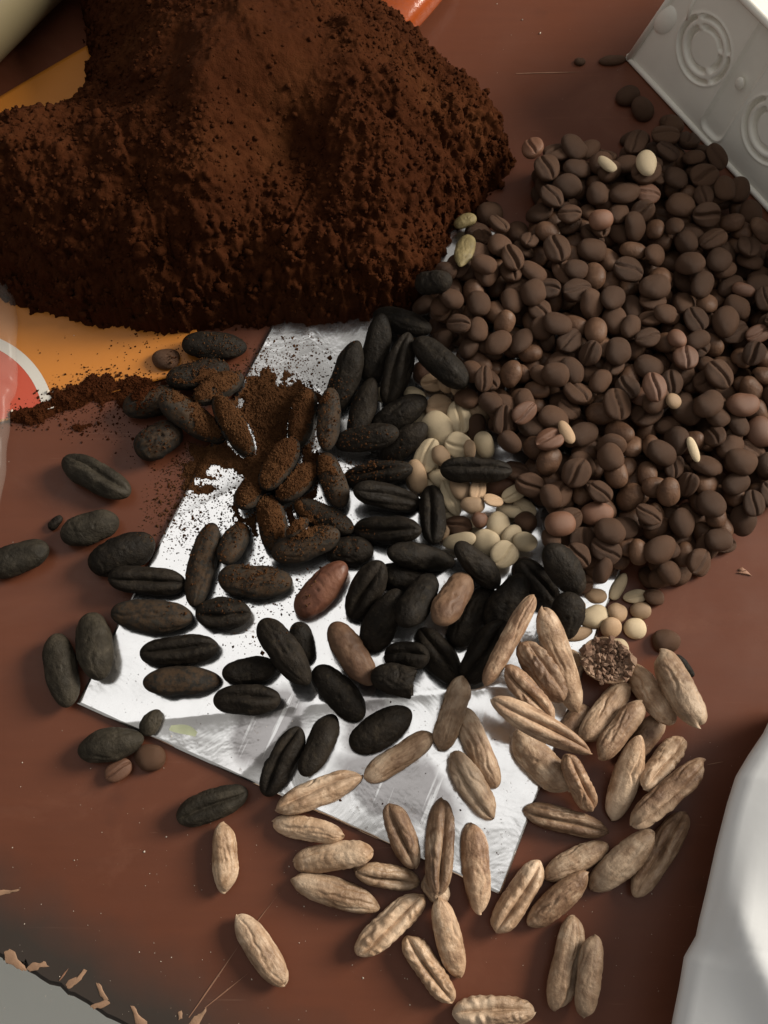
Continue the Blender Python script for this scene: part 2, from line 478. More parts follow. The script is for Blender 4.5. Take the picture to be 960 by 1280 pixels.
# ------------------------------------------------------------------ orange bag lying flat
def sheet_from_quad(name, corners, n1, n2, hfun, mat, thick=0.0002):
    c = [np.array(p[:2], float) for p in corners]
    s = np.linspace(0, 1, n1)[:, None]; t = np.linspace(0, 1, n2)[None, :]
    P = [(1 - s) * (1 - t) * c[0][k] + (1 - s) * t * c[1][k] + s * t * c[2][k] + s * (1 - t) * c[3][k] for k in (0, 1)]
    Z = hfun(P[0], P[1], s, t)
    V = np.stack([P[0], P[1], Z], -1).reshape(-1, 3)
    F = grid_faces(n1, n2)
    me = mesh_np(name, V, F)
    bm = bmesh.new(); bm.from_mesh(me)
    bm.normal_update()
    if sum(f.normal.z for f in bm.faces) < 0: bmesh.ops.reverse_faces(bm, faces=bm.faces)
    bm.to_mesh(me); bm.free()
    me.materials.append(mat)
    return me

bag_noise = SNoise(RNG, 8, 25, 120)
bag_px = [(-220, 258), (98, 60), (330, 380), (40, 540)]
BAGC = [pix(*p) for p in [(-200, 244), (110, 60), (264, 460), (-60, 545)]]
def bag_h(x, y, s=0, t=0):
    return 0.0012 + 0.0006 * np.clip(bag_noise(x, y), -1, 1)
bag = obj('orange_bag', None)
tag(bag, 'orange printed coffee bag lying flat under the heap of powder', 'bag')
bm_me = sheet_from_quad('bag_front', BAGC, 90, 90, bag_h, M['bag'])
bo = obj('bag_front', bm_me, None, bag)
sd = bo.modifiers.new('thickness', 'SOLIDIFY'); sd.thickness = 0.0009; sd.offset = -1
inb = inside([p[:2] for p in BAGC], XX, YY)
HF[inb] = np.maximum(HF[inb], bag_h(XX, YY)[inb])
def disc_print(name, cx, cy, r0, r1, a0, a1, mat, dz):
    c = pix(cx, cy)
    k = pix_scale(cx, cy)
    n = 60; m = 8
    A = np.linspace(a0, a1, n)[:, None]; R = np.linspace(r0, r1, m)[None, :] * k
    x = c[0] + np.cos(A) * R; y = c[1] + np.sin(A) * R
    V = np.stack([x, y, bag_h(x, y) + dz], -1).reshape(-1, 3)
    me = mesh_np(name, V, grid_faces(n, m))
    bm = bmesh.new(); bm.from_mesh(me); bm.normal_update()
    ok = [f for f in bm.faces if not inside([p[:2] for p in BAGC], *f.calc_center_median()[:2])]
    bmesh.ops.delete(bm, geom=ok, context='FACES')
    if sum(f.normal.z for f in bm.faces) < 0: bmesh.ops.reverse_faces(bm, faces=bm.faces)
    bm.to_mesh(me); bm.free()
    return obj(name, me, mat, bag)
disc_print('red_print', -72, 543, 0.5, 128, -1.6, 1.9, M['bagred'], 0.00012)
disc_print('white_print', -72, 543, 128, 142, -1.6, 1.9, M['bagwhite'], 0.00015)

# ------------------------------------------------------------------ silver foil bag
FA = np.array([-0.0860, 0.0306]); FB = np.array([0.0310, -0.0196])
fu = (FB - FA) / np.linalg.norm(FB - FA); fv = np.array([-fu[1], fu[0]])
FWID, FLEN = float(np.linalg.norm(FB - FA)), 0.187
FC = [FA, FB, FB + fv * FLEN, FA + fv * FLEN]
fn1 = SNoise(RNG, 10, 30, 160); fn2 = SNoise(RNG, 6, 150, 420)
def foil_h(x, y):
    a = (x - FA[0]) * fu[0] + (y - FA[1]) * fu[1]; b = (x - FA[0]) * fv[0] + (y - FA[1]) * fv[1]
    z = 0.0013 + 0.00050 * fn1(x, y) + 0.00005 * fn2(x, y)
    # fold lines across the bag
    for a0, b0, ang, amp, wid in ((0.062, 0.03, 1.2, 0.0006, 0.004), (0.105, 0.05, 0.5, 0.0005, 0.003), (0.03, 0.06, 2.2, 0.0004, 0.003),
                                  (0.05, 0.12, 0.9, 0.0006, 0.004)):
        d = np.abs((a - a0) * math.sin(ang) - (b - b0) * math.cos(ang))
        z = z + amp * np.exp(-d / wid)
    return np.maximum(z, 0.0004)
foil = obj('foil_bag', None)
tag(foil, 'opened silver foil bag spread flat under the seeds', 'foil bag')
def foil_patch(name, a0, a1, b0, b1, n1, n2, mat, dz=0.0, wob=None):
    a = np.linspace(a0, a1, n1)[:, None]; b = np.linspace(b0, b1, n2)[None, :]
    a, b = np.broadcast_arrays(a, b)
    if wob is not None: a, b = wob(a, b)
    x = FA[0] + a * fu[0] + b * fv[0]; y = FA[1] + a * fu[1] + b * fv[1]
    V = np.stack([a + 0 * x, b + 0 * x, foil_h(x, y) + dz], -1).reshape(-1, 3)
    me = mesh_np(name, V, grid_faces(n1, n2))
    bm = bmesh.new(); bm.from_mesh(me); bm.normal_update()
    if sum(f.normal.z for f in bm.faces) < 0: bmesh.ops.reverse_faces(bm, faces=bm.faces)
    bm.to_mesh(me); bm.free()
    o = obj(name, me, mat, foil)
    return o
foil.location = (FA[0], FA[1], 0)
foil.rotation_euler = (0, 0, math.atan2(fu[1], fu[0]))
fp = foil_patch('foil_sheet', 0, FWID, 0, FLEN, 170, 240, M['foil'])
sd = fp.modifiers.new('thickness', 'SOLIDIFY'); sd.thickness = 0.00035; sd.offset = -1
foil_patch('green_mark', 0.0270, 0.0345, 0.0042, 0.0056, 20, 6, M['print_green'], 0.00014, lambda a, b: (a, b + 0.0008 * np.sin(a * 400 + 1) + (b - 0.0049) * 0.9 * np.sin((a - 0.027) * 418)))
inf = inside(FC, XX, YY)
HF[inf] = np.maximum(HF[inf], foil_h(XX, YY)[inf])

# ------------------------------------------------------------------ heap of ground coffee
HEAP_PX = [(-90, 330, 0), (0, 376, 0), (60, 394, 0), (120, 410, 0), (200, 417, 0), (260, 415, 0), (330, 403, 0), (400, 405, 0),
           (470, 398, 0), (522, 382, 0), (548, 345, 0), (566, 292, 0), (600, 252, 0), (636, 210, 0.003), (646, 184, 0.008), (618, 126, 0.010),
           (594, 95, 0.012), (548, 56, 0.012), (484, -4, 0.012), (440, -60, 0.014), (250, -120, 0.02), (90, -80, 0.02), (86, 0, 0.018), (94, 50, 0.017),
           (94, 92, 0.018), (66, 112, 0.020), (36, 122, 0.020), (0, 126, 0.020), (-60, 134, 0.020), (-120, 180, 0.015)]
HEAP = [pix(*p)[:2] for p in HEAP_PX]
def build_heap():
    st = 0.00045
    xs = np.arange(-0.170, 0.075, st); ys = np.arange(0.140, 0.335, st)
    X, Y = np.meshgrid(xs, ys)
    rng = np.random.default_rng(3)
    wob = 0.0016 * lattice_noise(X.shape, 22, rng) + 0.0012 * lattice_noise(X.shape, 5, rng) + 0.0009 * lattice_noise(X.shape, 2, rng)
    ins = inside(HEAP, X, Y)
    d = poly_dist(HEAP, X, Y) * np.where(ins, 1, -1) + wob
    dp = np.clip(d, 0, None)
    big = lattice_noise(X.shape, 60, rng); mid = lattice_noise(X.shape, 24, rng)
    h = 0.015 * (1 - np.exp(-dp / 0.0060)) + 0.036 * (1 - np.exp(-dp / 0.032)) + np.clip(dp / 0.02, 0, 1) * (0.0055 * big + 0.0028 * mid)
    # ridge running to the top and a scooped face right of it
    r0, r1 = pix(292, 120, 0.04)[:2], pix(243, 300, 0.02)[:2]
    e = r1 - r0; L = np.linalg.norm(e); e /= L
    along = (X - r0[0]) * e[0] + (Y - r0[1]) * e[1]; side = (X - r0[0]) * -e[1] + (Y - r0[1]) * e[0]
    m = np.exp(-((along - L * 0.3) / (L * 0.8)) ** 2)
    h += m * (0.0075 * np.exp(-(side / 0.014) ** 2)) * np.clip(dp / 0.02, 0, 1)
    h -= m * 0.0075 * np.exp(-((side - 0.022) / 0.013) ** 2) * np.clip(dp / 0.02, 0, 1)
    c2 = pix(385, 205, 0.03)[:2]
    h -= 0.003 * np.exp(-(((X - c2[0]) / 0.012) ** 2 + ((Y - c2[1]) / 0.010) ** 2))
    # clods (cell noise): rounded lumps with dark gaps; smooth on the sifted crest
    crest = np.clip(np.exp(-(((X - r0[0] - 0.004) / 0.030) ** 2 + ((Y - r0[1] - 0.012) / 0.024) ** 2)) * 1.25, 0, 0.92)
    edge = np.clip(dp / 0.005, 0, 1)
    keep = d > 0
    base = hf_arr(X, Y)
    Z = np.where(keep, np.maximum(h, 0.0003) + base, base - 0.0006)
    F = grid_faces(*X.shape)
    F = F[keep.ravel()[F].any(axis=1)]
    used = np.unique(F)
    remap = -np.ones(X.size, int); remap[used] = np.arange(len(used))
    V = np.stack([X, Y, Z], -1).reshape(-1, 3)[used]
    gy_, gx_ = np.gradient(np.where(keep, h, 0), st)
    for _ in range(2):
        gx_ = (gx_ + np.roll(gx_, 2, 0) + np.roll(gx_, -2, 0) + np.roll(gx_, 2, 1) + np.roll(gx_, -2, 1)) / 5
        gy_ = (gy_ + np.roll(gy_, 2, 0) + np.roll(gy_, -2, 0) + np.roll(gy_, 2, 1) + np.roll(gy_, -2, 1)) / 5
    N = np.stack([-gx_, -gy_, np.ones_like(gx_)], -1).reshape(-1, 3)[used]
    N /= np.linalg.norm(N, axis=1)[:, None]
    # clods (3D cell noise): rounded lumps with dark gaps between them
    lump = np.zeros(len(V))
    for cell, amp in ((0.0120, 0.0022), (0.0048, 0.0015), (0.0025, 0.0012), (0.0014, 0.0007)):
        q = (V + np.array([0.2, 0.0, 0.05])) / cell
        iq = np.floor(q).astype(int)
        best = np.full(len(V), 9.0); hh = np.zeros(len(V))
        for ox in (-1, 0, 1):
            for oy in (-1, 0, 1):
                for oz in (-1, 0, 1):
                    c = iq + np.array([ox, oy, oz])
                    hsh = (c[:, 0] * 73856093 ^ c[:, 1] * 19349663 ^ c[:, 2] * 83492791) & 0xffffff
                    jt = np.stack([(hsh * 16807 % 9973) / 9973, (hsh * 48271 % 9967) / 9967, (hsh * 69621 % 9949) / 9949], -1)
                    dd = np.linalg.norm(q - c - jt, axis=1)
                    bb = dd < best
                    best = np.where(bb, dd, best); hh = np.where(bb, 0.3 + 0.7 * ((hsh * 40692 % 9941) / 9941), hh)
        lump += amp * hh * np.sqrt(np.clip(1 - (best / 0.85) ** 2, 0, 1))
    fine = SNoise(rng, 14, 900, 3000)
    am = (edge * (1 - crest)).ravel()[used]
    V = V + N * ((lump - 0.0022) * am + 0.00022 * fine(V[:, 0], V[:, 1], V[:, 2]) * edge.ravel()[used])[:, None]
    low = base.ravel()[used]
    V[:, 2] = np.where(keep.ravel()[used], np.maximum(V[:, 2], low + 0.0002), V[:, 2])
    Zf = Z.ravel().copy(); Zf[used] = V[:, 2]; Z = Zf.reshape(Z.shape)
    Xf = X.ravel().copy(); Xf[used] = V[:, 0]; Yf = Y.ravel().copy(); Yf[used] = V[:, 1]
    me = mesh_np('powder_heap', V, remap[F])
    # height field of the heap
    hz = np.full(X.shape, 0.0); hz[keep] = Z[keep]
    j = ((XX - xs[0]) / st).round().astype(int); i = ((YY - ys[0]) / st).round().astype(int)
    ok = (i >= 0) & (i < X.shape[0]) & (j >= 0) & (j < X.shape[1])
    vals = np.zeros(HF.shape); vals[ok] = hz[i[ok], j[ok]]
    np.maximum(HF, vals, out=HF)
    return me, (Xf.reshape(X.shape), Yf.reshape(X.shape), Z, keep, crest, dp)
def hf_arr(x, y): return hf_at(x, y)
heap_me, heap_grid = build_heap()
heap = obj('powder_heap', None)
tag(heap, 'tall crumbly heap of dark brown ground coffee on the orange bag', 'powder heap')
obj('powder_mass', heap_me, M['powder'], heap)

# grains: many little angular lumps joined in one mesh
ICO_V = np.array([(0, 0, 1), (0.894, 0, 0.447), (0.276, 0.851, 0.447), (-0.724, 0.526, 0.447), (-0.724, -0.526, 0.447), (0.276, -0.851, 0.447),
                  (0.724, 0.526, -0.447), (-0.276, 0.851, -0.447), (-0.894, 0, -0.447), (-0.276, -0.851, -0.447), (0.724, -0.526, -0.447), (0, 0, -1)])
ICO_F = np.array([(0, 1, 2), (0, 2, 3), (0, 3, 4), (0, 4, 5), (0, 5, 1), (1, 6, 2), (2, 7, 3), (3, 8, 4), (4, 9, 5), (5, 10, 1),
                  (6, 7, 2), (7, 8, 3), (8, 9, 4), (9, 10, 5), (10, 6, 1), (11, 7, 6), (11, 8, 7), (11, 9, 8), (11, 10, 9), (11, 6, 10)])
OCT_V = np.array([(1, 0, 0), (0, 1, 0), (-1, 0, 0), (0, -1, 0), (0, 0, 1), (0, 0, -1)], float)
OCT_F = np.array([(0, 1, 4), (1, 2, 4), (2, 3, 4), (3, 0, 4), (1, 0, 5), (2, 1, 5), (3, 2, 5), (0, 3, 5)])
def grains(name, P, R, ico=False, flat=0.75, smooth=False):
    Vb, Fb = (ICO_V, ICO_F) if ico else (OCT_V, OCT_F)
    n, k = len(P), len(Vb)
    sh = RNG.uniform(0.55, 1.25, (n, k, 1)) * Vb[None]
    a = RNG.uniform(0, 6.28, n); ca, sa = np.cos(a)[:, None], np.sin(a)[:, None]
    el = RNG.uniform(0.6, 1.3, (n, 1))
    x = sh[:, :, 0] * el; y = sh[:, :, 1]; z = sh[:, :, 2] * flat
    V = np.stack([x * ca - y * sa, x * sa + y * ca, z], -1) * np.asarray(R)[:, None, None] + np.asarray(P)[:, None, :]
    F = (Fb[None] + (np.arange(n) * k)[:, None, None]).reshape(-1, 3)
    return mesh_np(name, V.reshape(-1, 3), F, smooth)
X, Y, Z, keep, crest, _dp = heap_grid
idx = np.flatnonzero(keep.ravel() & (RNG.uniform(0, 1, X.size) > crest.ravel()))
idx = RNG.choice(idx, 10500, replace=False)
ed = np.flatnonzero((keep & (heap_grid[5] < 0.006)).ravel())
idx = np.concatenate([idx, RNG.choice(ed, 2600, replace=False)])
rr = np.exp(RNG.normal(math.log(0.00034), 0.55, len(idx)))
P = np.stack([X.ravel()[idx], Y.ravel()[idx], Z.ravel()[idx] + 0.2 * rr], -1)
tag(obj('powder_crumbs', grains('powder_crumbs', P, rr, True, 0.9, True), M['powder'], heap), kind='stuff')

# ------------------------------------------------------------------ electrical box, top right
def build_box():
    P0 = pix(785, 75); P1 = pix(960, 262)
    e = (P1 - P0) / np.linalg.norm(P1 - P0)
    nout = np.array([e[1], -e[0], 0.0])
    if nout[0] > 0: nout = -nout
    ninw = -nout
    root = obj('electrical_box', None, loc=(P0[0], P0[1], 0.0))
    # local x along the lower edge, local y into the box, z up
    ang = math.atan2(e[1], e[0])
    root.rotation_euler = (0, 0, ang)
    inw_local_y = 1.0 if (ninw @ np.array([-math.sin(ang), math.cos(ang), 0])) > 0 else -1.0
    tag(root, 'white plastic electrical box with round knockout rings, beside the coffee beans', 'electrical box')
    LENG, HT, LEAN, WID, END = 0.146, 0.045, 0.19, 0.086, 0.16
    def P(x, y, z): return (x, y * inw_local_y, z)
    # long wall as fine relief
    nu, nv = 420, 130
    U, Vv = np.meshgrid(np.linspace(0, 1, nu), np.linspace(0, 1, nv), indexing='ij')
    z = Vv * HT
    x0 = END * z + 0.0008; x1 = LENG - END * z - 0.0008
    x = x0 + (x1 - x0) * U
    vv = z * math.sqrt(1 + LEAN ** 2)
    dep = np.zeros_like(x)
    for cx, cv in ((0.0237, 0.0240), (0.0580, 0.0212), (0.0925, 0.024), (0.122, 0.024)):
        dx = x - cx; dv = vv - cv; r = np.hypot(dx, dv); a = np.arctan2(dv, dx)
        # the bridges that hold each knockout
        br = np.minimum(np.abs(np.angle(np.exp(1j * (a - 2.35)))), np.abs(np.angle(np.exp(1j * (a + 0.75)))))
        br = np.minimum(br, np.abs(np.angle(np.exp(1j * (a - 0.5)))) + 0.06)
        gate = 1 / (1 + np.exp(-(br * r - 0.0013) / 0.00022))
        for rc, w, dp_ in ((0.0100, 0.00070, 0.0022), (0.0067, 0.00080, 0.0024)):
            dep += dp_ * np.exp(-((r - rc) / w) ** 4) * gate
        dep -= 0.0003 * np.exp(-((r - 0.0110) / 0.0005) ** 2)
        dep += 0.0004 / (1 + np.exp((r - 0.0060) / 0.0002))
    # shallow slot between the knockouts
    def rrect(cx, cv, hx, hv, rad):
        qx = np.maximum(np.abs(x - cx) - hx + rad, 0); qv = np.maximum(np.abs(vv - cv) - hv + rad, 0)
        return np.hypot(qx, qv) - rad
    d = rrect(0.0405, 0.026, 0.0046, 0.0225, 0.003)
    dep += 0.0011 / (1 + np.exp(d / 0.00025)) - 0.0005 * np.exp(-((d - 0.0004) / 0.0004) ** 2)
    dep += 0.00012 * SNoise(RNG, 8, 60, 300)(x, vv)
    y = LEAN * z + dep
    me = mesh_np('side_wall', np.stack([x, y * inw_local_y, z], -1).reshape(-1, 3), grid_faces(nu, nv))
    w = obj('side_wall', me, M['box'], root)
    # other walls and the closed top
    def quad(name, pts):
        bm = bmesh.new()
        f = bm.faces.new([bm.verts.new(p) for p in pts])
        bmesh.ops.subdivide_edges(bm, edges=bm.edges, cuts=6, use_grid_fill=True)
        me = bpy.data.meshes.new(name); bm.to_mesh(me); bm.free()
        o = obj(name, me, M['box'], root)
        s = o.modifiers.new('thickness', 'SOLIDIFY'); s.thickness = 0.0016; s.offset = 0
        return o
    t = HT; ty = LEAN * t; tx = END * t
    quad('end_wall', [P(0, 0, 0), P(tx, ty, t), P(tx, WID - ty, t), P(0, WID, 0)])
    quad('end_wall', [P(LENG, 0, 0), P(LENG - tx, ty, t), P(LENG - tx, WID - ty, t), P(LENG, WID, 0)])
    quad('side_wall', [P(0, WID, 0), P(tx, WID - ty, t), P(LENG - tx, WID - ty, t), P(LENG, WID, 0)])
    quad('top_panel', [P(tx, ty, t), P(LENG - tx, ty, t), P(LENG - tx, WID - ty, t), P(tx, WID - ty, t)])
    # lip, raised top bead, corner lug, little boss
    def bead(name, pts, r, seg=8):
        pts = [Vector(p) for p in pts]
        V, F = [], []
        for i, p in enumerate(pts):
            d = (pts[min(i + 1, len(pts) - 1)] - pts[max(i - 1, 0)]).normalized()
            q = d.to_track_quat('Z', 'Y')
            for k in range(seg):
                a = 2 * math.pi * k / seg
                V.append(p + q @ Vector((r * math.cos(a), r * math.sin(a), 0)))
        for i in range(len(pts) - 1):
            for k in range(seg):
                F.append((i * seg + k, i * seg + (k + 1) % seg, (i + 1) * seg + (k + 1) % seg, (i + 1) * seg + k))
        F.append(tuple(range(seg - 1, -1, -1))); F.append(tuple((len(pts) - 1) * seg + k for k in range(seg)))
        return obj(name, mesh(name, V, F), M['box'], root)
    bead('rim', [P(-0.0006, 0.0, 0.0009), P(LENG * .5, -0.0002, 0.0009), P(LENG, 0, 0.0009)], 0.0010)
    bead('rim', [P(-0.0004, 0.0, 0.0011), P(-0.0004, WID, 0.0011)], 0.0010)
    bead('corner_bead', [P(0.0002, 0.0, 0.001), P(tx * .5, ty * .5, t * .5), P(tx, ty, t)], 0.0011)
    bead('top_bead', [P(tx, ty, t), P(LENG - tx, ty, t)], 0.0013)
    bead('mould_line', [P(0.0138, LEAN * 0.027 - 0.0001, 0.027), P(0.0126, LEAN * 0.031, 0.031), P(0.0124, LEAN * 0.044, 0.044)], 0.0006)
    bm = bmesh.new(); bmesh.ops.create_uvsphere(bm, u_segments=20, v_segments=12, radius=0.0016)
    for v in bm.verts: v.co.z *= 1.5; v.co.y *= 0.6
    me = bpy.data.meshes.new('boss'); bm.to_mesh(me); bm.free()
    obj('boss', me, M['box'], root, P(0.0405, LEAN * 0.024 + 0.0002, 0.0245))
    # rounded lug on the corner
    bm = bmesh.new(); bmesh.ops.create_uvsphere(bm, u_segments=24, v_segments=14, radius=1)
    for v in bm.verts:
        v.co.x *= 0.0042; v.co.y *= 0.0022; v.co.z *= 0.0062
    me = bpy.data.meshes.new('corner_lug'); bm.to_mesh(me); bm.free()
    for p in me.polygons: p.use_smooth = True
    o = obj('corner_lug', me, M['box'], root, P(0.0063, LEAN * 0.021 + 0.0008, 0.021))
    o.rotation_euler = (-math.atan(LEAN) * inw_local_y, math.radians(18), 0)
    # standing screw tower on the closed side
    bm = bmesh.new(); bmesh.ops.create_cone(bm, cap_ends=True, segments=24, radius1=0.0075, radius2=0.0062, depth=0.006)
    bmesh.ops.bevel(bm, geom=bm.edges[:], offset=0.0008, segments=2, affect='EDGES')
    me = bpy.data.meshes.new('screw_tower'); bm.to_mesh(me); bm.free()
    obj('screw_tower', me, M['box'], root, P(0.046, ty + 0.012, t + 0.0028))
    # the space under it is taken
    corners = [np.array([P0[0], P0[1]]), np.array(P1[:2] + e[:2] * (LENG - np.linalg.norm(P1 - P0))), None, None]
    corners[2] = corners[1] + ninw[:2] * WID; corners[3] = corners[0] + ninw[:2] * WID
    ib = inside(corners, XX, YY)
    HF[ib] = np.maximum(HF[ib], HT)
    return corners
BOXC = build_box()

# ------------------------------------------------------------------ white folded paper, bottom right
def build_paper():
    edge = [(985, 862), (960, 915), (941, 943), (925, 970), (914, 1005), (900, 1060), (888, 1115), (879, 1152), (875, 1172), (860, 1198), (854, 1235), (846, 1275), (838, 1320)]
    E = np.array([pix(x, y, 0.021)[:2] for x, y in edge])
    # resample
    t = np.linspace(0, 1, len(E)); T = np.linspace(0, 1, 110)
    ex = np.interp(T, t, E[:, 0]); ey = np.interp(T, t, E[:, 1])
    nw = 70
    rng = np.random.default_rng(5)
    nz = SNoise(rng, 8, 20, 70)
    V = []
    f0, f1 = pix(898, 1090, 0.026)[:2], pix(985, 1300, 0.032)[:2]
    fd = (f1 - f0) / np.linalg.norm(f1 - f0)
    prof = [(0.012, 0.0004), (0.0065, 0.008), (0.0, 0.0175), (0.0002, 0.0202), (0.0008, 0.0208)]
    W = [p[0] for p in prof] + list(np.linspace(0.0016, 0.11, nw - len(prof)))
    for i in range(110):
        for k, w in enumerate(W):
            x = ex[i] + w; y = ey[i] - 0.18 * w
            if k < len(prof):
                z = prof[k][1]
            else:
                z = 0.0212 + 0.024 * (1 - math.exp(-w / 0.045)) + 0.0004 * float(nz(x, y)) * min(1, w / 0.01)
                s = (x - f0[0]) * -fd[1] + (y - f0[1]) * fd[0]       # sharp fold
                al = (x - f0[0]) * fd[0] + (y - f0[1]) * fd[1]
                if al > -0.01:
                    g = min(1, (al + 0.01) / 0.02)
                    z += g * 0.0045 * math.exp(-(math.sqrt(s * s + 2.5e-6) - 0.0016) / (0.010 if s > 0 else 0.0045)) * min(1, w / 0.006)
            V.append((x, y, z))
    me = mesh_np('white_paper', np.array(V), grid_faces(110, len(W)))
    bm = bmesh.new(); bm.from_mesh(me); bm.normal_update()
    if sum(f.normal.z for f in bm.faces) < 0: bmesh.ops.reverse_faces(bm, faces=bm.faces)
    bm.to_mesh(me); bm.free()
    o = obj('white_paper', me, M['paper'])
    tag(o, 'folded white paper bundle on the table beside the raw date seeds', 'paper')
build_paper()

# ------------------------------------------------------------------ cream tube, top left; orange wrapper; clear film
def build_tube():
    a = pix(-46, 92, 0.018); b = pix(110, -64, 0.018)
    d = (b - a) / np.linalg.norm(b - a)
    R = 0.019
    side = np.array([-d[1], d[0], 0]); side = side if side[0] < 0 else -side
    c0 = a + side * R * 0.92
    prof = [(-0.02, 0.0), (-0.02, R * 0.8), (-0.018, R * 0.97), (-0.012, R), (0.02, R * 0.995), (0.06, R), (0.10, R), (0.104, R * 0.93), (0.107, R * 0.62), (0.118, R * 0.60), (0.119, 0.0)]
    V, F = [], []
    ns = 48
    q = Vector(d).to_track_quat('Z', 'Y')
    for t, r in prof:
        for k in range(ns):
            A = 2 * math.pi * k / ns
            V.append(q @ Vector((r * math.cos(A), r * math.sin(A), t)))
    for i in range(len(prof) - 1):
        for k in range(ns):
            F.append((i * ns + k, i * ns + (k + 1) % ns, (i + 1) * ns + (k + 1) % ns, (i + 1) * ns + k))
    o = obj('cream_bottle', mesh('cream_bottle', V, F), M['cream'], None, (c0[0], c0[1], R))
    tag(o, 'cream coloured plastic bottle lying behind the powder heap', 'bottle')
build_tube()

def build_wrapper():
    c = pix(512, 8, 0.006)
    rng = np.random.default_rng(9); nz = SNoise(rng, 8, 2, 7)
    nu, nv = 60, 48
    V = []
    for i in range(nu):
        th = math.pi * i / (nu - 1)
        for k in range(nv):
            ph = 2 * math.pi * k / nv
            x, y, z = math.sin(th) * math.cos(ph), math.sin(th) * math.sin(ph), math.cos(th)
            ex = 2 / 2.6
            sg = lambda v: math.copysign(abs(v) ** ex, v)
            x, y, z = sg(x), sg(y), sg(z)
            n_ = 1 + 0.07 * float(nz(x, y, z))
            taper = 1.0 - 0.28 * (0.5 - 0.5 * y) ** 1.2
            V.append((x * 0.0145 * n_ * taper, y * 0.030 * n_, z * 0.0075 * n_))
    me = mesh_np('orange_wrapper', np.array(V), grid_faces(nu, nv, True))
    o = obj('orange_wrapper', me, M['orange'], None, (c[0] + 0.0010, c[1] + 0.0100, 0.0076))
    o.rotation_euler = (0, 0, math.radians(-28))
    tag(o, 'shiny orange plastic wrapper poking out behind the powder heap', 'wrapper')
build_wrapper()

def build_film():
    pts = [(14, 345), (19, 400), (18, 450), (20, 478), (11, 500), (8, 540), (4, 585), (-4, 640)]
    E = np.array([pix(x, y, 0.006)[:2] for x, y in pts])
    T = np.linspace(0, 1, 50); t = np.linspace(0, 1, len(E))
    ex = np.interp(T, t, E[:, 0]); ey = np.interp(T, t, E[:, 1])
    W = [0.001, 0.0, 0.0006, 0.002, 0.006, 0.014, 0.028, 0.05]
    Zs = [0.0022, 0.004, 0.0062, 0.0072, 0.0085, 0.010, 0.009, 0.0028]
    V = []
    for i in range(50):
        for w, z in zip(W, Zs):
            V.append((ex[i] - w, ey[i] + 0.1 * w, z + 0.0006 * math.sin(i * 0.7 + w * 300)))
    me = mesh_np('clear_plastic_bag', np.array(V), grid_faces(50, len(W)))
    o = obj('clear_plastic_bag', me, M['film'])
    tag(o, 'hazy clear plastic bag overlapping the red and white print of the orange bag', 'plastic bag')
build_film()

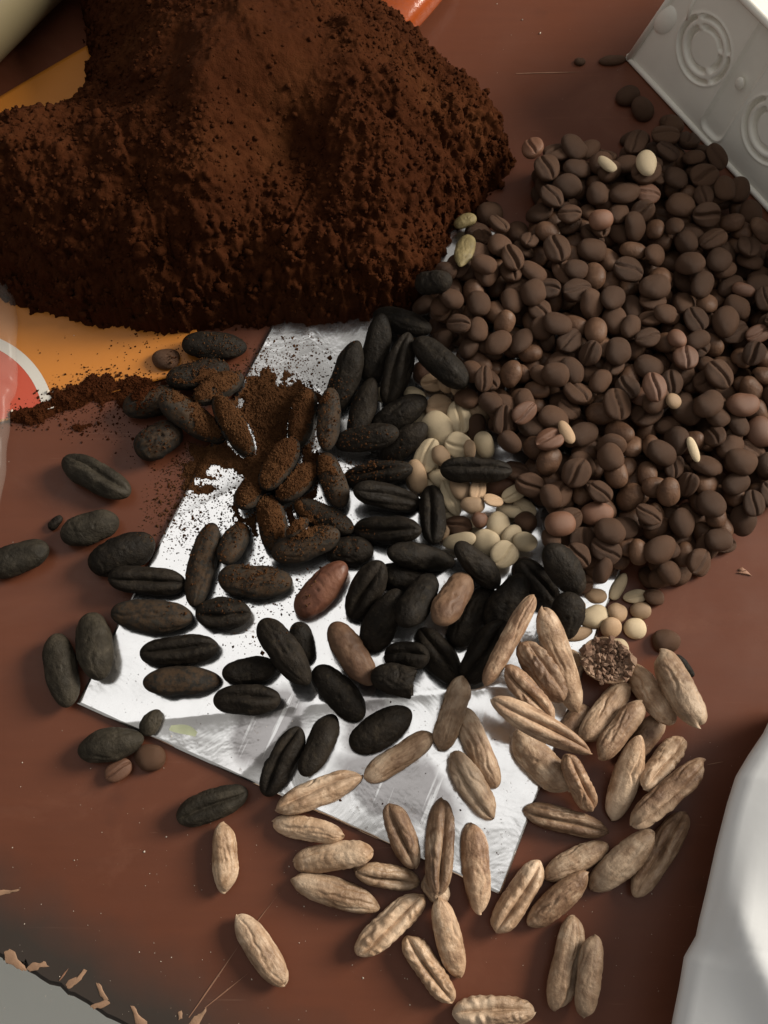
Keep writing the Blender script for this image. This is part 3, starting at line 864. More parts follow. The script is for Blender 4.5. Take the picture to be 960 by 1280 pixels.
# ------------------------------------------------------------------ date seed and coffee bean meshes (unit: half length 1)
def seed_mesh(name, a, b, c, groove, rng, raw=False, crisp=0.0, point=0.0, bend=0.0, cut=None, res=None):
    nu, nv = res or ((76, 84) if raw else (64, 68))
    th = np.linspace(0.0, math.pi, nu)
    t = -np.cos(th)
    if cut is not None: t = -1 + (t + 1) * 0.5 * (cut + 1)
    ph = np.linspace(0, 2 * math.pi, nv, endpoint=False)
    p = rng.uniform(3.0, 4.2) if raw else rng.uniform(2.5, 3.2)
    r = np.clip(1 - np.abs(t) ** p, 0, 1) ** 0.5
    r = r * (1 + rng.uniform(-0.05, 0.05) * np.sin(3 * t + rng.uniform(0, 6)))
    if point: r = r * (1 - point * np.clip(t, 0, 1) ** 2 * 0.85)
    if cut is not None: r[-1] = 0.0; r[-2] = r[-3] * 0.97
    Tt, Ph = np.meshgrid(t, ph, indexing='ij')
    Rr = np.broadcast_to(r[:, None], Tt.shape).copy()
    n1 = SNoise(rng, 9, 1.6, 5.5); n2 = SNoise(rng, 10, 5, 16)
    cx, cy, cz = Tt * 1.6, np.cos(Ph), np.sin(Ph)
    dr = (0.055 if raw else 0.075) * n1(cx, cy, cz) + (0.026 if raw else 0.034) * n2(cx, cy, cz)
    if raw:   # ribs along the skin and shallow wrinkles across it
        dr += 0.018 * np.sin(Ph * rng.integers(6, 11) + 1.5 * np.sin(Tt * 2) + rng.uniform(0, 6)) * n1(cx * .5, cy, cz)
        dr -= 0.03 * np.clip(1 - np.abs(n1(cx * .7, cy * 2.2, cz * 2.2)) / 0.12, 0, 1)
        dr += crisp * 0.028 * np.sin(Tt * 30 + 3 * n1(cx, cy, cz) + 2 * np.cos(Ph)) * np.clip(0.6 + n1(cx * 2, cz, cy), 0, 1)
    for _ in range(6 if raw else 3):       # narrow crooked creases along the skin
        p0 = rng.uniform(0, 2 * math.pi); t0 = rng.uniform(-0.6, 0.6); ln = rng.uniform(0.25, 0.8)
        wv = 0.16 * np.sin(Tt * rng.uniform(3, 8) + rng.uniform(0, 6)) + 0.10 * n2(Tt * 2, p0, 1.0)
        q = np.angle(np.exp(1j * (Ph - p0 - wv)))
        dr -= rng.uniform(0.05, 0.13) * (1.0 if raw else 0.6) * np.exp(-(q / 0.085) ** 2) * np.exp(-((Tt - t0) / ln) ** 4)
        dr += 0.025 * np.exp(-((np.abs(q) - 0.2) / 0.1) ** 2) * np.exp(-((Tt - t0) / ln) ** 4)
    for _ in range(5 if raw else 4):       # short cross wrinkles and chips
        t0 = rng.uniform(-0.85, 0.85); p0 = rng.uniform(0, 2 * math.pi)
        q = np.angle(np.exp(1j * (Ph - p0)))
        dr -= rng.uniform(0.03, 0.08) * np.exp(-((Tt - t0 - 0.05 * np.sin(q * 4 + p0)) / 0.035) ** 2) * np.exp(-(q / rng.uniform(0.3, 0.8)) ** 2)
    n3 = SNoise(rng, 14, 14, 40)
    dr += (0.010 if raw else 0.012) * n3(cx * 1.4, cy, cz)
    tp = Ph - math.pi / 2
    tp = np.angle(np.exp(1j * tp))
    if groove:
        off = 0.16 * np.sin(Tt * rng.uniform(1.2, 2.6) + rng.uniform(0, 6)) + rng.uniform(-0.25, 0.25)
        wdt = (0.15 + 0.04 * np.sin(Tt * 5 + rng.uniform(0, 6))) * (1.1 if raw else 1.0)
        dpt = (0.56 if raw else 0.46) * np.clip(1.12 - np.abs(Tt) ** 3, 0.15, 1) * (1 + 0.35 * n1(cx, 0.3, 0.1))
        q = tp - off
        dr -= dpt * np.exp(-np.abs(q / wdt) ** 1.7)
        lip = 0.11 * (1 + crisp * 0.7 * np.sin(Tt * 15 + np.sign(q) * 1.6 + 5 * n1(cx * 1.3, cy, cz)))
        dr += lip * np.exp(-((np.abs(q) - 0.55) / 0.26) ** 2)
    else:
        # the little germ pore in the middle of the back
        t0 = rng.uniform(-0.2, 0.25)
        dr -= 0.16 * np.exp(-(((Tt - t0) * a / b / 0.10) ** 2 + (tp / 0.10) ** 2))
        dr += 0.03 * np.exp(-(((Tt - t0) * a / b / 0.26) ** 2 + (tp / 0.26) ** 2))
    Rr = Rr * (1 + dr)
    x = Tt * a
    y = Rr * np.cos(Ph) * b + bend * b * (Tt ** 2 - 0.4)
    z = Rr * np.sin(Ph) * c
    if raw:
        x = x + 0.05 * a * np.abs(Tt) ** 6 * n1(cz, cy, cx)
        x = x + rng.uniform(-0.4, 0.4) * b * Rr * np.cos(Ph) * np.clip(Tt, 0, 1) ** 3 + rng.uniform(-0.4, 0.4) * b * Rr * np.cos(Ph) * np.clip(-Tt, 0, 1) ** 3
    if cut is not None:
        x[-1] += rng.normal(0, 0.03 * a); x[-3:-1] += rng.normal(0, 0.035 * a, x[-3:-1].shape)
    return mesh_np(name, np.stack([x, y, z], -1).reshape(-1, 3), grid_faces(nu, nv, True)[:, ::-1])

def bean_mesh(name, rng, split=False, res=(34, 52)):
    """unit coffee bean: flat creased face up (+z), dome down"""
    nu, nv = res
    th = np.linspace(0, math.pi, nu); ph = np.linspace(0, 2 * math.pi, nv, endpoint=False)
    T, Ph = np.meshgrid(-np.cos(th), ph, indexing='ij')
    r = np.sqrt(np.clip(1 - np.abs(T) ** 2.2, 0, 1))
    n1 = SNoise(rng, 8, 1.5, 5)
    y = r * np.cos(Ph); z = r * np.sin(Ph)
    top = z > 0
    z = np.where(top, 0.46 * np.sign(z) * np.abs(z) ** 0.8 * (0.9), z * 0.80)
    off = 0.13 * np.sin(T * 2.4 + rng.uniform(-0.5, 0.5))
    g = np.exp(-np.abs((y - off) / (0.075 if not split else 0.15)) ** 1.8) * np.clip(1.15 - np.abs(T) ** 6, 0, 1)
    z = z - np.where(top, g * (0.25 if not split else 0.42), 0)
    lp = np.exp(-((np.abs(y - off) - 0.26) / 0.16) ** 2) * r
    z = z + np.where(top, 0.06 * lp, 0)
    k = 1 + 0.07 * n1(T * 1.4, y, z)
    x = T * k; y = y * k * (1 + 0.03 * n1(T, 2.0, 1.0)); z = z * k + 0.03 * n1(T, y, 0.4)
    return mesh_np(name, np.stack([x, y, z], -1).reshape(-1, 3), grid_faces(nu, nv, True)[:, ::-1])

# ------------------------------------------------------------------ laying things on what is below them
def ell_profile(R, ax):
    """lower and upper surface of a rotated ellipsoid over a small grid"""
    A = R @ np.diag(1 / np.asarray(ax) ** 2) @ R.T
    ex = math.sqrt((R[0] ** 2 * np.asarray(ax) ** 2).sum()); ey = math.sqrt((R[1] ** 2 * np.asarray(ax) ** 2).sum())
    n = int(math.ceil(max(ex, ey) / GS))
    q = np.arange(-n, n + 1) * GS
    x, y = np.meshgrid(q, q)
    bq = A[0, 2] * x + A[1, 2] * y
    cq = A[0, 0] * x * x + 2 * A[0, 1] * x * y + A[1, 1] * y * y - 1
    disc = bq * bq - A[2, 2] * cq
    ok = disc >= 0
    s = np.sqrt(np.clip(disc, 0, None))
    lo = np.where(ok, (-bq - s) / A[2, 2], 9.0); hi = np.where(ok, (-bq + s) / A[2, 2], -9.0)
    return n, ok, lo, hi

def rest_z(x, y, prof):
    n, ok, lo, hi = prof
    i = int(round((y - GY0) / GS)); j = int(round((x - GX0) / GS))
    i0, i1, j0, j1 = i - n, i + n + 1, j - n, j + n + 1
    a0, b0 = max(0, -i0), max(0, -j0)
    a1 = lo.shape[0] - max(0, i1 - GH); b1 = lo.shape[1] - max(0, j1 - GW)
    if a1 <= a0 or b1 <= b0: return 0.004
    H = HF[i0 + a0:i0 + a1, j0 + b0:j0 + b1]
    return float((H - lo[a0:a1, b0:b1])[ok[a0:a1, b0:b1]].max())

def stamp(x, y, z, prof):
    n, ok, lo, hi = prof
    i = int(round((y - GY0) / GS)); j = int(round((x - GX0) / GS))
    i0, i1, j0, j1 = i - n, i + n + 1, j - n, j + n + 1
    a0, b0 = max(0, -i0), max(0, -j0)
    a1 = lo.shape[0] - max(0, i1 - GH); b1 = lo.shape[1] - max(0, j1 - GW)
    if a1 <= a0 or b1 <= b0: return
    S = HF[i0 + a0:i0 + a1, j0 + b0:j0 + b1]
    np.maximum(S, z + hi[a0:a1, b0:b1], out=S)

def euler_R(yaw, pitch, roll):
    return np.array((Matrix.Rotation(yaw, 3, 'Z') @ Matrix.Rotation(pitch, 3, 'Y') @ Matrix.Rotation(roll, 3, 'X')))

def settle(x, y, yaw, ax, pitches, rolls=(0.0,), pen=0.0006):
    best = None
    for p in pitches:
        for r in rolls:
            R = euler_R(yaw, p, r)
            pr = ell_profile(R, ax)
            z = rest_z(x, y, pr)
            s = z + pen * (abs(p) + abs(r))
            if best is None or s < best[0]: best = (s, z, p, r, R, pr)
    return best

SINK = 0.00025
def on_what(x, y, z_under):
    if z_under > 0.0045: return 'pile'
    if inside(FC, np.array(x), np.array(y)): return 'foil'
    return 'table'

COUNT = {}
def place_seed(px, py, ang, L, W, kind, mat, label=None, point=0.0, bend=0.0, cut=None, crisp=0.0, roll=0.0, thick=0.86, flat=False, name='date_seed'):
    rng = np.random.default_rng(int(px * 131 + py * 17 + 5))
    z = 0.0045
    ca, sa = math.cos(math.radians(ang)) * L / 2, math.sin(math.radians(ang)) * L / 2
    for it in range(2):
        a = pix(px - ca, py - sa, z); b = pix(px + ca, py + sa, z)
        d = b - a
        half = np.linalg.norm(d) / 2 * 0.985
        yaw = math.atan2(d[1], d[0])
        c = (a + b) / 2
        k = pix_scale(px, py, z)
        hb = W * k / 2 * (0.87 if mat.startswith('raw') else 0.95)
        hc = hb * thick
        ax = (half, hb * 1.03, hc * 1.03)
        pit = (0.0,) if flat else tuple(math.radians(q) for q in (-24, -16, -9, -4, 0, 4, 9, 16, 24))
        _, z, p, r, R, pr = settle(c[0], c[1], yaw, ax, pit)
    under = z - hc
    me = seed_mesh(name, half, hb, hc, kind == 'G', rng, mat.startswith('raw'), crisp, point, bend, cut)
    o = obj(name, me, M[mat])
    o.location = (c[0], c[1], z - SINK)
    o.rotation_euler = Matrix(euler_R(yaw, p, math.radians(roll))).to_euler()
    stamp(c[0], c[1], z, pr)
    on = on_what(c[0], c[1], under)
    if label is None:
        side = {'G': 'crease side up', 'B': 'rounded back up'}[kind]
        col = {'dark': 'black roasted', 'dusty': 'black roasted, powder-dusted', 'grey': 'charcoal grey roasted', 'raw': 'tan raw', 'rawbrown': 'brownish raw', 'rawgold': 'golden tan raw'}[mat]
        where = {'pile': 'on top of other seeds', 'foil': 'on the silver foil', 'table': 'on the bare brown table'}[on]
        label = '%s date seed %s %s' % (col, side, where)
    tag(o, label, 'date seed', 'roasted date seeds' if not mat.startswith('raw') else 'raw date seeds')
    return o

BEAN_VAR = [bean_mesh('coffee_bean', np.random.default_rng(40 + i), i == 5) for i in range(11)]
BEAN_BY = {}
def bean_data(var, mat):
    if (var, mat) not in BEAN_BY:
        me = BEAN_VAR[var].copy(); me.materials.clear(); me.materials.append(M[mat]); BEAN_BY[(var, mat)] = me
    return BEAN_BY[(var, mat)]

def put_bean(x, y, yaw, a, b, c, up, mat, rng, pitches, rolls, label, group):
    """a, b half length and width, c half thickness; up: crease faces up"""
    _, z, p, r, R, pr = settle(x, y, yaw, (a * 0.99, b * 0.99, c * 0.98), pitches, rolls)
    me = bean_data(int(rng.integers(0, 11)), mat)
    o = obj('coffee_bean', me)
    Rm = Matrix(euler_R(yaw, p, r))
    if not up: Rm = Rm @ Matrix.Rotation(math.pi, 3, 'X')
    # unit mesh spans z -0.80 .. +0.42; centre it
    zc = 0.19
    o.matrix_world = Matrix.Translation((x, y, z - SINK)) @ Rm.to_4x4() @ Matrix.Diagonal((a, b, c / 0.61, 1)) @ Matrix.Translation((0, 0, zc))
    stamp(x, y, z, pr)
    under = z - c
    tag(o, label(under, up, x, y) if callable(label) else label, 'coffee bean', group)
    return o

PALE_C = pix(590, 580)[:2]
def bean_label(col):
    def f(under, up, x, y):
        if float(poly_dist(BOXC, np.array(x), np.array(y))) < 0.022: where = 'close to the electrical box'
        elif float(poly_dist(HEAP, np.array(x), np.array(y))) < 0.022: where = 'close to the powder heap'
        elif math.hypot(x - PALE_C[0], y - PALE_C[1]) < 0.026: where = 'next to the pale beans'
        else: where = 'on top of the pile' if under > 0.006 else 'low at the pile'
        return '%s coffee bean, %s, %s' % (col, 'crease up' if up else 'rounded back up', where)
    return f

def bean_px(px, py, L, W, ang, up, mat, label, group, thick=0.62, tiltless=False):
    rng = np.random.default_rng(int(px * 77 + py * 13))
    z = 0.003
    if mat in ('green', 'tan') and 440 < py < 715 and px < 670: L, W = L * 1.12, W * 1.15
    ca, sa = math.cos(math.radians(ang)) * L / 2, math.sin(math.radians(ang)) * L / 2
    for it in range(2):
        a = pix(px - ca, py - sa, z); b = pix(px + ca, py + sa, z); d = b - a
        k = pix_scale(px, py, z); c = (a + b) / 2
        half = np.linalg.norm(d) / 2; hb = W * k / 2; hc = min(hb, half) * (0.5 if mat in ('green', 'tan') else thick)
        if it == 0:
            z = settle(c[0], c[1], math.atan2(d[1], d[0]), (half, hb, hc), (0.0,))[1]
    yaw = math.atan2(d[1], d[0])
    if hb > half: half, hb, yaw = hb, half, yaw + math.pi / 2
    t = (0.0,) if tiltless else tuple(math.radians(q) for q in (-22, -10, 0, 10, 22))
    return put_bean(c[0], c[1], yaw, half, hb, hc, up, mat, rng, t, t, label, group)

GD, GG = 'roasted coffee beans', 'unroasted coffee beans'
# ---- pale, unroasted beans in the gap between dark seeds and roasted beans
PALE = [(556, 548, 26, 20, 20, 0, 'green'), (588, 538, 26, 20, 80, 0, 'green'), (540, 610, 26, 18, 40, 0, 'green'), (603, 592, 30, 22, 10, 0, 'green'), (640, 596, 28, 22, 0, 0, 'tan'), 
        (655, 636, 28, 20, 30, 1, 'green'), (590, 662, 26, 20, -40, 0, 'green'), (616, 700, 26, 20, 0, 0, 'green'), (560, 640, 24, 20, 0, 1, 'green'), (588, 500, 26, 20, 50, 1, 'green'),
        (533, 465, 36, 28, 30, 0, 'beanlight'), (540, 476, 26, 20, 0, 1, 'tan'), (560, 478, 24, 20, 0, 0, 'tan'), (574, 482, 22, 16, -50, 0, 'tan'),
        (519, 486, 26, 18, 30, 0, 'green'), (478, 492, 18, 14, 80, 0, 'green'), (525, 520, 24, 18, -60, 0, 'green'), (552, 598, 30, 22, 40, 0, 'green'),
        (550, 501, 34, 32, 0, 1, 'tan'), (574, 517, 38, 28, 88, 1, 'green'), (546, 532, 44, 35, 55, 0, 'green'), (573, 553, 34, 28, 15, 1, 'green'),
        (600, 512, 30, 22, 30, 0, 'tan'), (598, 532, 36, 24, 100, 0, 'bean'), (608, 551, 30, 22, 70, 0, 'green'), (534, 565, 40, 27, -62, 1, 'green'),
        (552, 566, 24, 20, 40, 0, 'tan'), (521, 592, 36, 23, 72, 0, 'tan'), (588, 560, 20, 14, 80, 0, 'tan'), (564, 621, 42, 20, 68, 1, 'green'),
        (577, 608, 30, 25, 60, 0, 'tan'), (597, 612, 30, 19, -70, 1, 'tan'), (625, 607, 38, 25, -12, 0, 'beanlight'), (643, 615, 30, 18, -25, 1, 'green'),
        (638, 633, 31, 18, 18, 0, 'green'), (592, 630, 28, 19, 0, 0, 'tan'), (615, 628, 24, 16, 0, 1, 'tan'), (576, 650, 36, 28, 20, 1, 'bean'),
        (602, 647, 22, 21, 0, 0, 'beanlight'), (627, 653, 34, 31, 60, 0, 'green'), (608, 674, 33, 31, 0, 0, 'green'), (575, 673, 40, 19, -8, 0, 'green'),
        (641, 668, 28, 20, -45, 0, 'green'), (657, 676, 32, 23, 0, 0, 'green'), (631, 690, 32, 30, -40, 1, 'green'), (556, 664, 18, 12, -60, 0, 'tan'),
        (660, 650, 30, 28, 0, 0, 'bean'), (676, 618, 30, 26, 60, 0, 'bean'), (662, 702, 34, 31, 20, 0, 'bean'),
        (722, 792, 40, 17, -12, 0, 'tan'), (746, 744, 28, 19, 5, 0, 'tan'), (745, 770, 36, 29, -30, 0, 'green'), (774, 734, 38, 18, -62, 0, 'green'),
        (795, 746, 30, 18, -5, 1, 'green'), (774, 764, 27, 25, 0, 0, 'tan'), (801, 763, 27, 22, 0, 0, 'tan'), (766, 784, 29, 27, 20, 0, 'tan'),
        (794, 785, 29, 27, 0, 0, 'green'), (775, 808, 28, 26, 0, 0, 'green'), (723, 757, 20, 16, 0, 0, 'tan'),
        (718, 822, 24, 18, 40, 0, 'tan')]
PL = {'green': 'pale unroasted', 'tan': 'tan half-roasted', 'beanlight': 'light reddish-brown', 'bean': 'dark brown roasted'}
for px, py, L, W, an, up, mt in PALE:
    lab = '%s coffee bean %s %s' % (PL[mt], 'crease up' if up else 'rounded back up',
                                    'in the pale patch by black seeds' if py < 715 else 'in the cluster by the broken seed half')
    bean_px(px, py, L, W, an, bool(up), mt, lab, GD if mt == 'bean' else GG)

# ---- loose roasted beans that lie apart from the pile
LOOSE = [(725, 76, 14, 11, 0, 0, 'dark small'), (766, 74, 34, 14, -6, 0, 'behind'), (785, 118, 30, 26, -30, 0, ''), (806, 130, 32, 28, 30, 0, ''), (795, 172, 36, 24, -8, 0, ''),
         (838, 152, 28, 22, 0, 0, ''), (832, 176, 30, 24, 0, 0, ''), (612, 265, 34, 32, 0, 0, ''), (597, 291, 36, 30, 20, 0, ''), (633, 300, 34, 26, 35, 0, ''), (648, 290, 28, 30, 0, 0, ''),
         (207, 447, 36, 27, 0, 0, 'bag'), (187, 947, 40, 34, 0, 0, 'drum'), (833, 801, 36, 30, 0, 0, 'lone'),
         (680, 221, 32, 26, 10, 1, ''), (693, 202, 24, 18, 0, 0, ''), (678, 248, 32, 26, 60, 1, ''), (699, 244, 32, 22, 70, 1, ''),
         (905, 682, 30, 20, -10, 1, ''), (876, 708, 26, 22, -60, 1, ''), (849, 716, 34, 30, -40, 0, ''), (816, 722, 36, 28, 20, 0, ''), (820, 744, 30, 22, 0, 0, '')]
for px, py, L, W, an, up, sp in LOOSE:
    lab = {'dark small': 'tiny black bean fragment alone on the table beyond the pile', 'behind': 'long dark bean husk beside the corner of the electrical box',
           'bag': 'single roasted coffee bean lying on the orange bag', 'drum': 'smooth brown coffee bean beside the cracked grey date seed',
           'lone': 'single dark coffee bean on the table above the raw seeds'}.get(sp, bean_label('dark brown roasted'))
    bean_px(px, py, L, W, an, bool(up), 'bean', lab, GD, tiltless=(sp != ''))
bean_px(148, 963, 36, 26, -28, True, 'beanlight', 'tan coffee bean with its crease up beside the cracked grey date seed', GG, tiltless=True)

# ---- the pile of roasted beans
PILE = [pix(x, y)[:2] for x, y in [(664, 232), (700, 205), (757, 212), (800, 200), (824, 184), (834, 166), (852, 190), (952, 304), (985, 400), (985, 640), (955, 640),
        (925, 665), (890, 690), (862, 712), (826, 735), (790, 722), (765, 722), (742, 732), (715, 700), (682, 668), (672, 626), (652, 596), (636, 562), (618, 536), (600, 494),
        (582, 476), (562, 440), (532, 420), (520, 400), (545, 360), (578, 335), (596, 312), (628, 318), (655, 306), (668, 270)]]
PILE = np.array(PILE)
x0, y0 = PILE.min(0); x1, y1 = PILE.max(0)
rng = np.random.default_rng(21)
lab_dark = bean_label('dark brown roasted')
lab_red = bean_label('reddish-brown lighter roasted')
NPILE = 246
# lower layer, hardly seen: one mass
LV, LF, nb = [], [], 0
base_me = [np.array([v.co[:] for v in bean_mesh('lower', np.random.default_rng(40 + i), i == 5, (20, 24)).vertices]) for i in range(7)]
base_f = grid_faces(20, 24, True)[:, ::-1]
for q in range(150):
    a = rng.uniform(0.0040, 0.0049); b = a * rng.uniform(0.76, 0.9); c = b * 0.60
    best = None
    for k in range(44):
        x, y = rng.uniform(x0, x1), rng.uniform(y0, y1)
        if not inside(PILE, np.array(x), np.array(y)) or float(poly_dist(PILE, np.array(x), np.array(y))) < 0.003: continue
        yaw = rng.uniform(0, 6.28)
        pr = ell_profile(euler_R(yaw, 0, 0), (a, b, c))
        z = rest_z(x, y, pr)
        if best is None or z < best[0]: best = (z, x, y, yaw, pr)
    if best is None or best[0] > 0.0062: continue
    z, x, y, yaw, pr = best
    stamp(x, y, z, pr)
    v = base_me[int(rng.integers(0, 7))] + np.array([0, 0, 0.19])
    v = v * np.array([a, b, c / 0.61]) * (np.array([1, 1, 1]) if rng.random() < 0.5 else np.array([1, -1, -1]))
    v = v @ euler_R(yaw, 0, 0).T + np.array([x, y, z - SINK])
    LV.append(v); LF.append(base_f + nb); nb += len(v)
core = inside(PILE, XX, YY)
core[core] = poly_dist(PILE, XX[core], YY[core]) > 0.0030
for q in range(240):
    ys_, xs_ = np.where(core & (HF < 0.0024))
    if len(ys_) < 12: break
    i = int(rng.integers(0, len(ys_)))
    x, y = XX[ys_[i], xs_[i]], YY[ys_[i], xs_[i]]
    a = rng.uniform(0.0036, 0.0046); b = a * 0.8; c = b * 0.6; yaw = rng.uniform(0, 6.28)
    _, z, p, r, R, pr = settle(x, y, yaw, (a, b, c), (-0.5, -0.2, 0.0, 0.2, 0.5), (-0.4, 0.0, 0.4))
    stamp(x, y, z, pr)
    v = (base_me[int(rng.integers(0, 7))] + np.array([0, 0, 0.19])) * np.array([a, b, c / 0.61]) * np.array([1, -1, -1])
    v = v @ R.T + np.array([x, y, z - SINK])
    LV.append(v); LF.append(base_f + nb); nb += len(v)
tag(obj('coffee_beans_below', mesh_np('coffee_beans_below', np.concatenate(LV), np.concatenate(LF)), M['bean']),
    'dark roasted coffee beans hidden in the lower layer of the pile', 'coffee beans', None, 'stuff')
pd_c = PILE.mean(0)
for q in range(NPILE):
    a = rng.uniform(0.0036, 0.0049); b = a * rng.uniform(0.72, 0.90); c = b * rng.uniform(0.48, 0.60)
    best = None
    for k in range(26):
        x, y = rng.uniform(x0, x1), rng.uniform(y0, y1)
        if not inside(PILE, np.array(x), np.array(y)): continue
        yaw = rng.uniform(0, 6.28)
        z = rest_z(x, y, ell_profile(euler_R(yaw, 0, 0), (a, b, c)))
        edge = float(poly_dist(PILE, np.array(x), np.array(y)))
        if z > 0.022: continue
        s = z + 0.004 * math.exp(-edge / 0.006) * (z > 0.005) + rng.uniform(0, 0.0010)
        if best is None or s < best[0]: best = (s, x, y, yaw)
    if best is None: continue
    _, x, y, yaw = best
    tl = tuple(math.radians(v) for v in (-32, -18, -7, 0, 7, 18, 32))
    up = rng.random() < 0.40
    mt = 'beanlight' if rng.random() < 0.045 else 'bean'
    put_bean(x, y, yaw, a, b, c, up, mt, rng, tl, tl, lab_red if mt == 'beanlight' else lab_dark, GD)

# ---- roasted beans along the rim of the pile, towards the pale patch and the black seeds
for px, py, L, W, an, up in [(586, 487, 31, 28, 0, 0), (612, 503, 32, 26, 30, 0), (630, 520, 36, 26, 100, 1), (640, 545, 33, 25, 40, 0), (622, 566, 26, 20, 0, 0), (650, 572, 36, 29, 20, 1),
                             (668, 594, 40, 32, 25, 1), (690, 618, 32, 27, 70, 0), (556, 408, 32, 24, -50, 0), (514, 414, 34, 26, 10, 0), (592, 452, 34, 26, 60, 0), (604, 472, 30, 24, 100, 1),
                             (574, 402, 32, 25, 20, 1), (566, 372, 33, 27, 0, 0), (736, 716, 36, 29, 10, 1), (756, 712, 34, 22, -70, 0), (726, 690, 36, 30, 50, 1), (700, 690, 30, 24, 0, 0), (690, 672, 30, 24, 60, 0),
                             (556, 338, 30, 24, 20, 0), (622, 290, 30, 24, 60, 1), (606, 330, 33, 26, 20, 0), (640, 322, 34, 27, 70, 1)]:
    bean_px(px, py, L, W, an, bool(up), 'bean', bean_label('dark brown roasted'), GD)

# ---- odd coloured beans that show on top of the pile
for px, py, L, W, an, up, mt, lab in [
        (662, 204, 30, 27, 80, 1, 'beanlight', 'orange-brown split coffee bean at the tip of the bean pile'),
        (806, 209, 31, 26, 85, 0, 'green', 'pale yellow unroasted bean standing out behind the dark bean pile'),
        (756, 214, 28, 15, 40, 0, 'green', 'pale yellow bean sliver half hidden among dark beans'),
        (752, 270, 31, 27, 0, 0, 'beanlight', 'round orange-brown bean among the dark beans'),
        (814, 490, 36, 30, 80, 1, 'beanlight', 'orange-brown coffee bean with open crease on the dark pile'),
        (841, 503, 23, 20, 0, 0, 'tan', 'small tan bean piece beside the orange-brown open bean'),
        (871, 557, 32, 13, 65, 0, 'green', 'narrow pale bean sliver wedged in the dark pile'),
        (655, 515, 34, 25, -40, 1, 'beanlight', 'reddish coffee bean with a crease near the pale beans'),
        (708, 540, 32, 17, 60, 0, 'tan', 'tan elongated bean edge in the dark pile'),
        (700, 652, 39, 35, 0, 0, 'beanlight', 'large round red-brown bean on the pile near the pale patch'),
        (848, 420, 3 * 9, 22, 60, 0, 'beanlight', 'small reddish bean back in the middle of the dark pile'),
        (930, 360, 30, 18, 20, 0, 'beanlight', 'rust coloured bean in the dark pile near the electrical box')]:
    bean_px(px, py, L, W, an, bool(up), mt, lab, GG if mt in ('green', 'tan') else GD)

# olive husks by the edge of the foil
place_seed(580, 318, 105, 52, 25, 'B', 'olive', 'olive green pointed husk by the foil edge under the heap', point=0.5, thick=0.6, name='seed_husk')['group'] = 'olive husks'
place_seed(582, 272, -20, 30, 19, 'B', 'olive', 'small yellow-olive husk piece at the foot of the heap', thick=0.7, name='seed_husk')['group'] = 'olive husks'

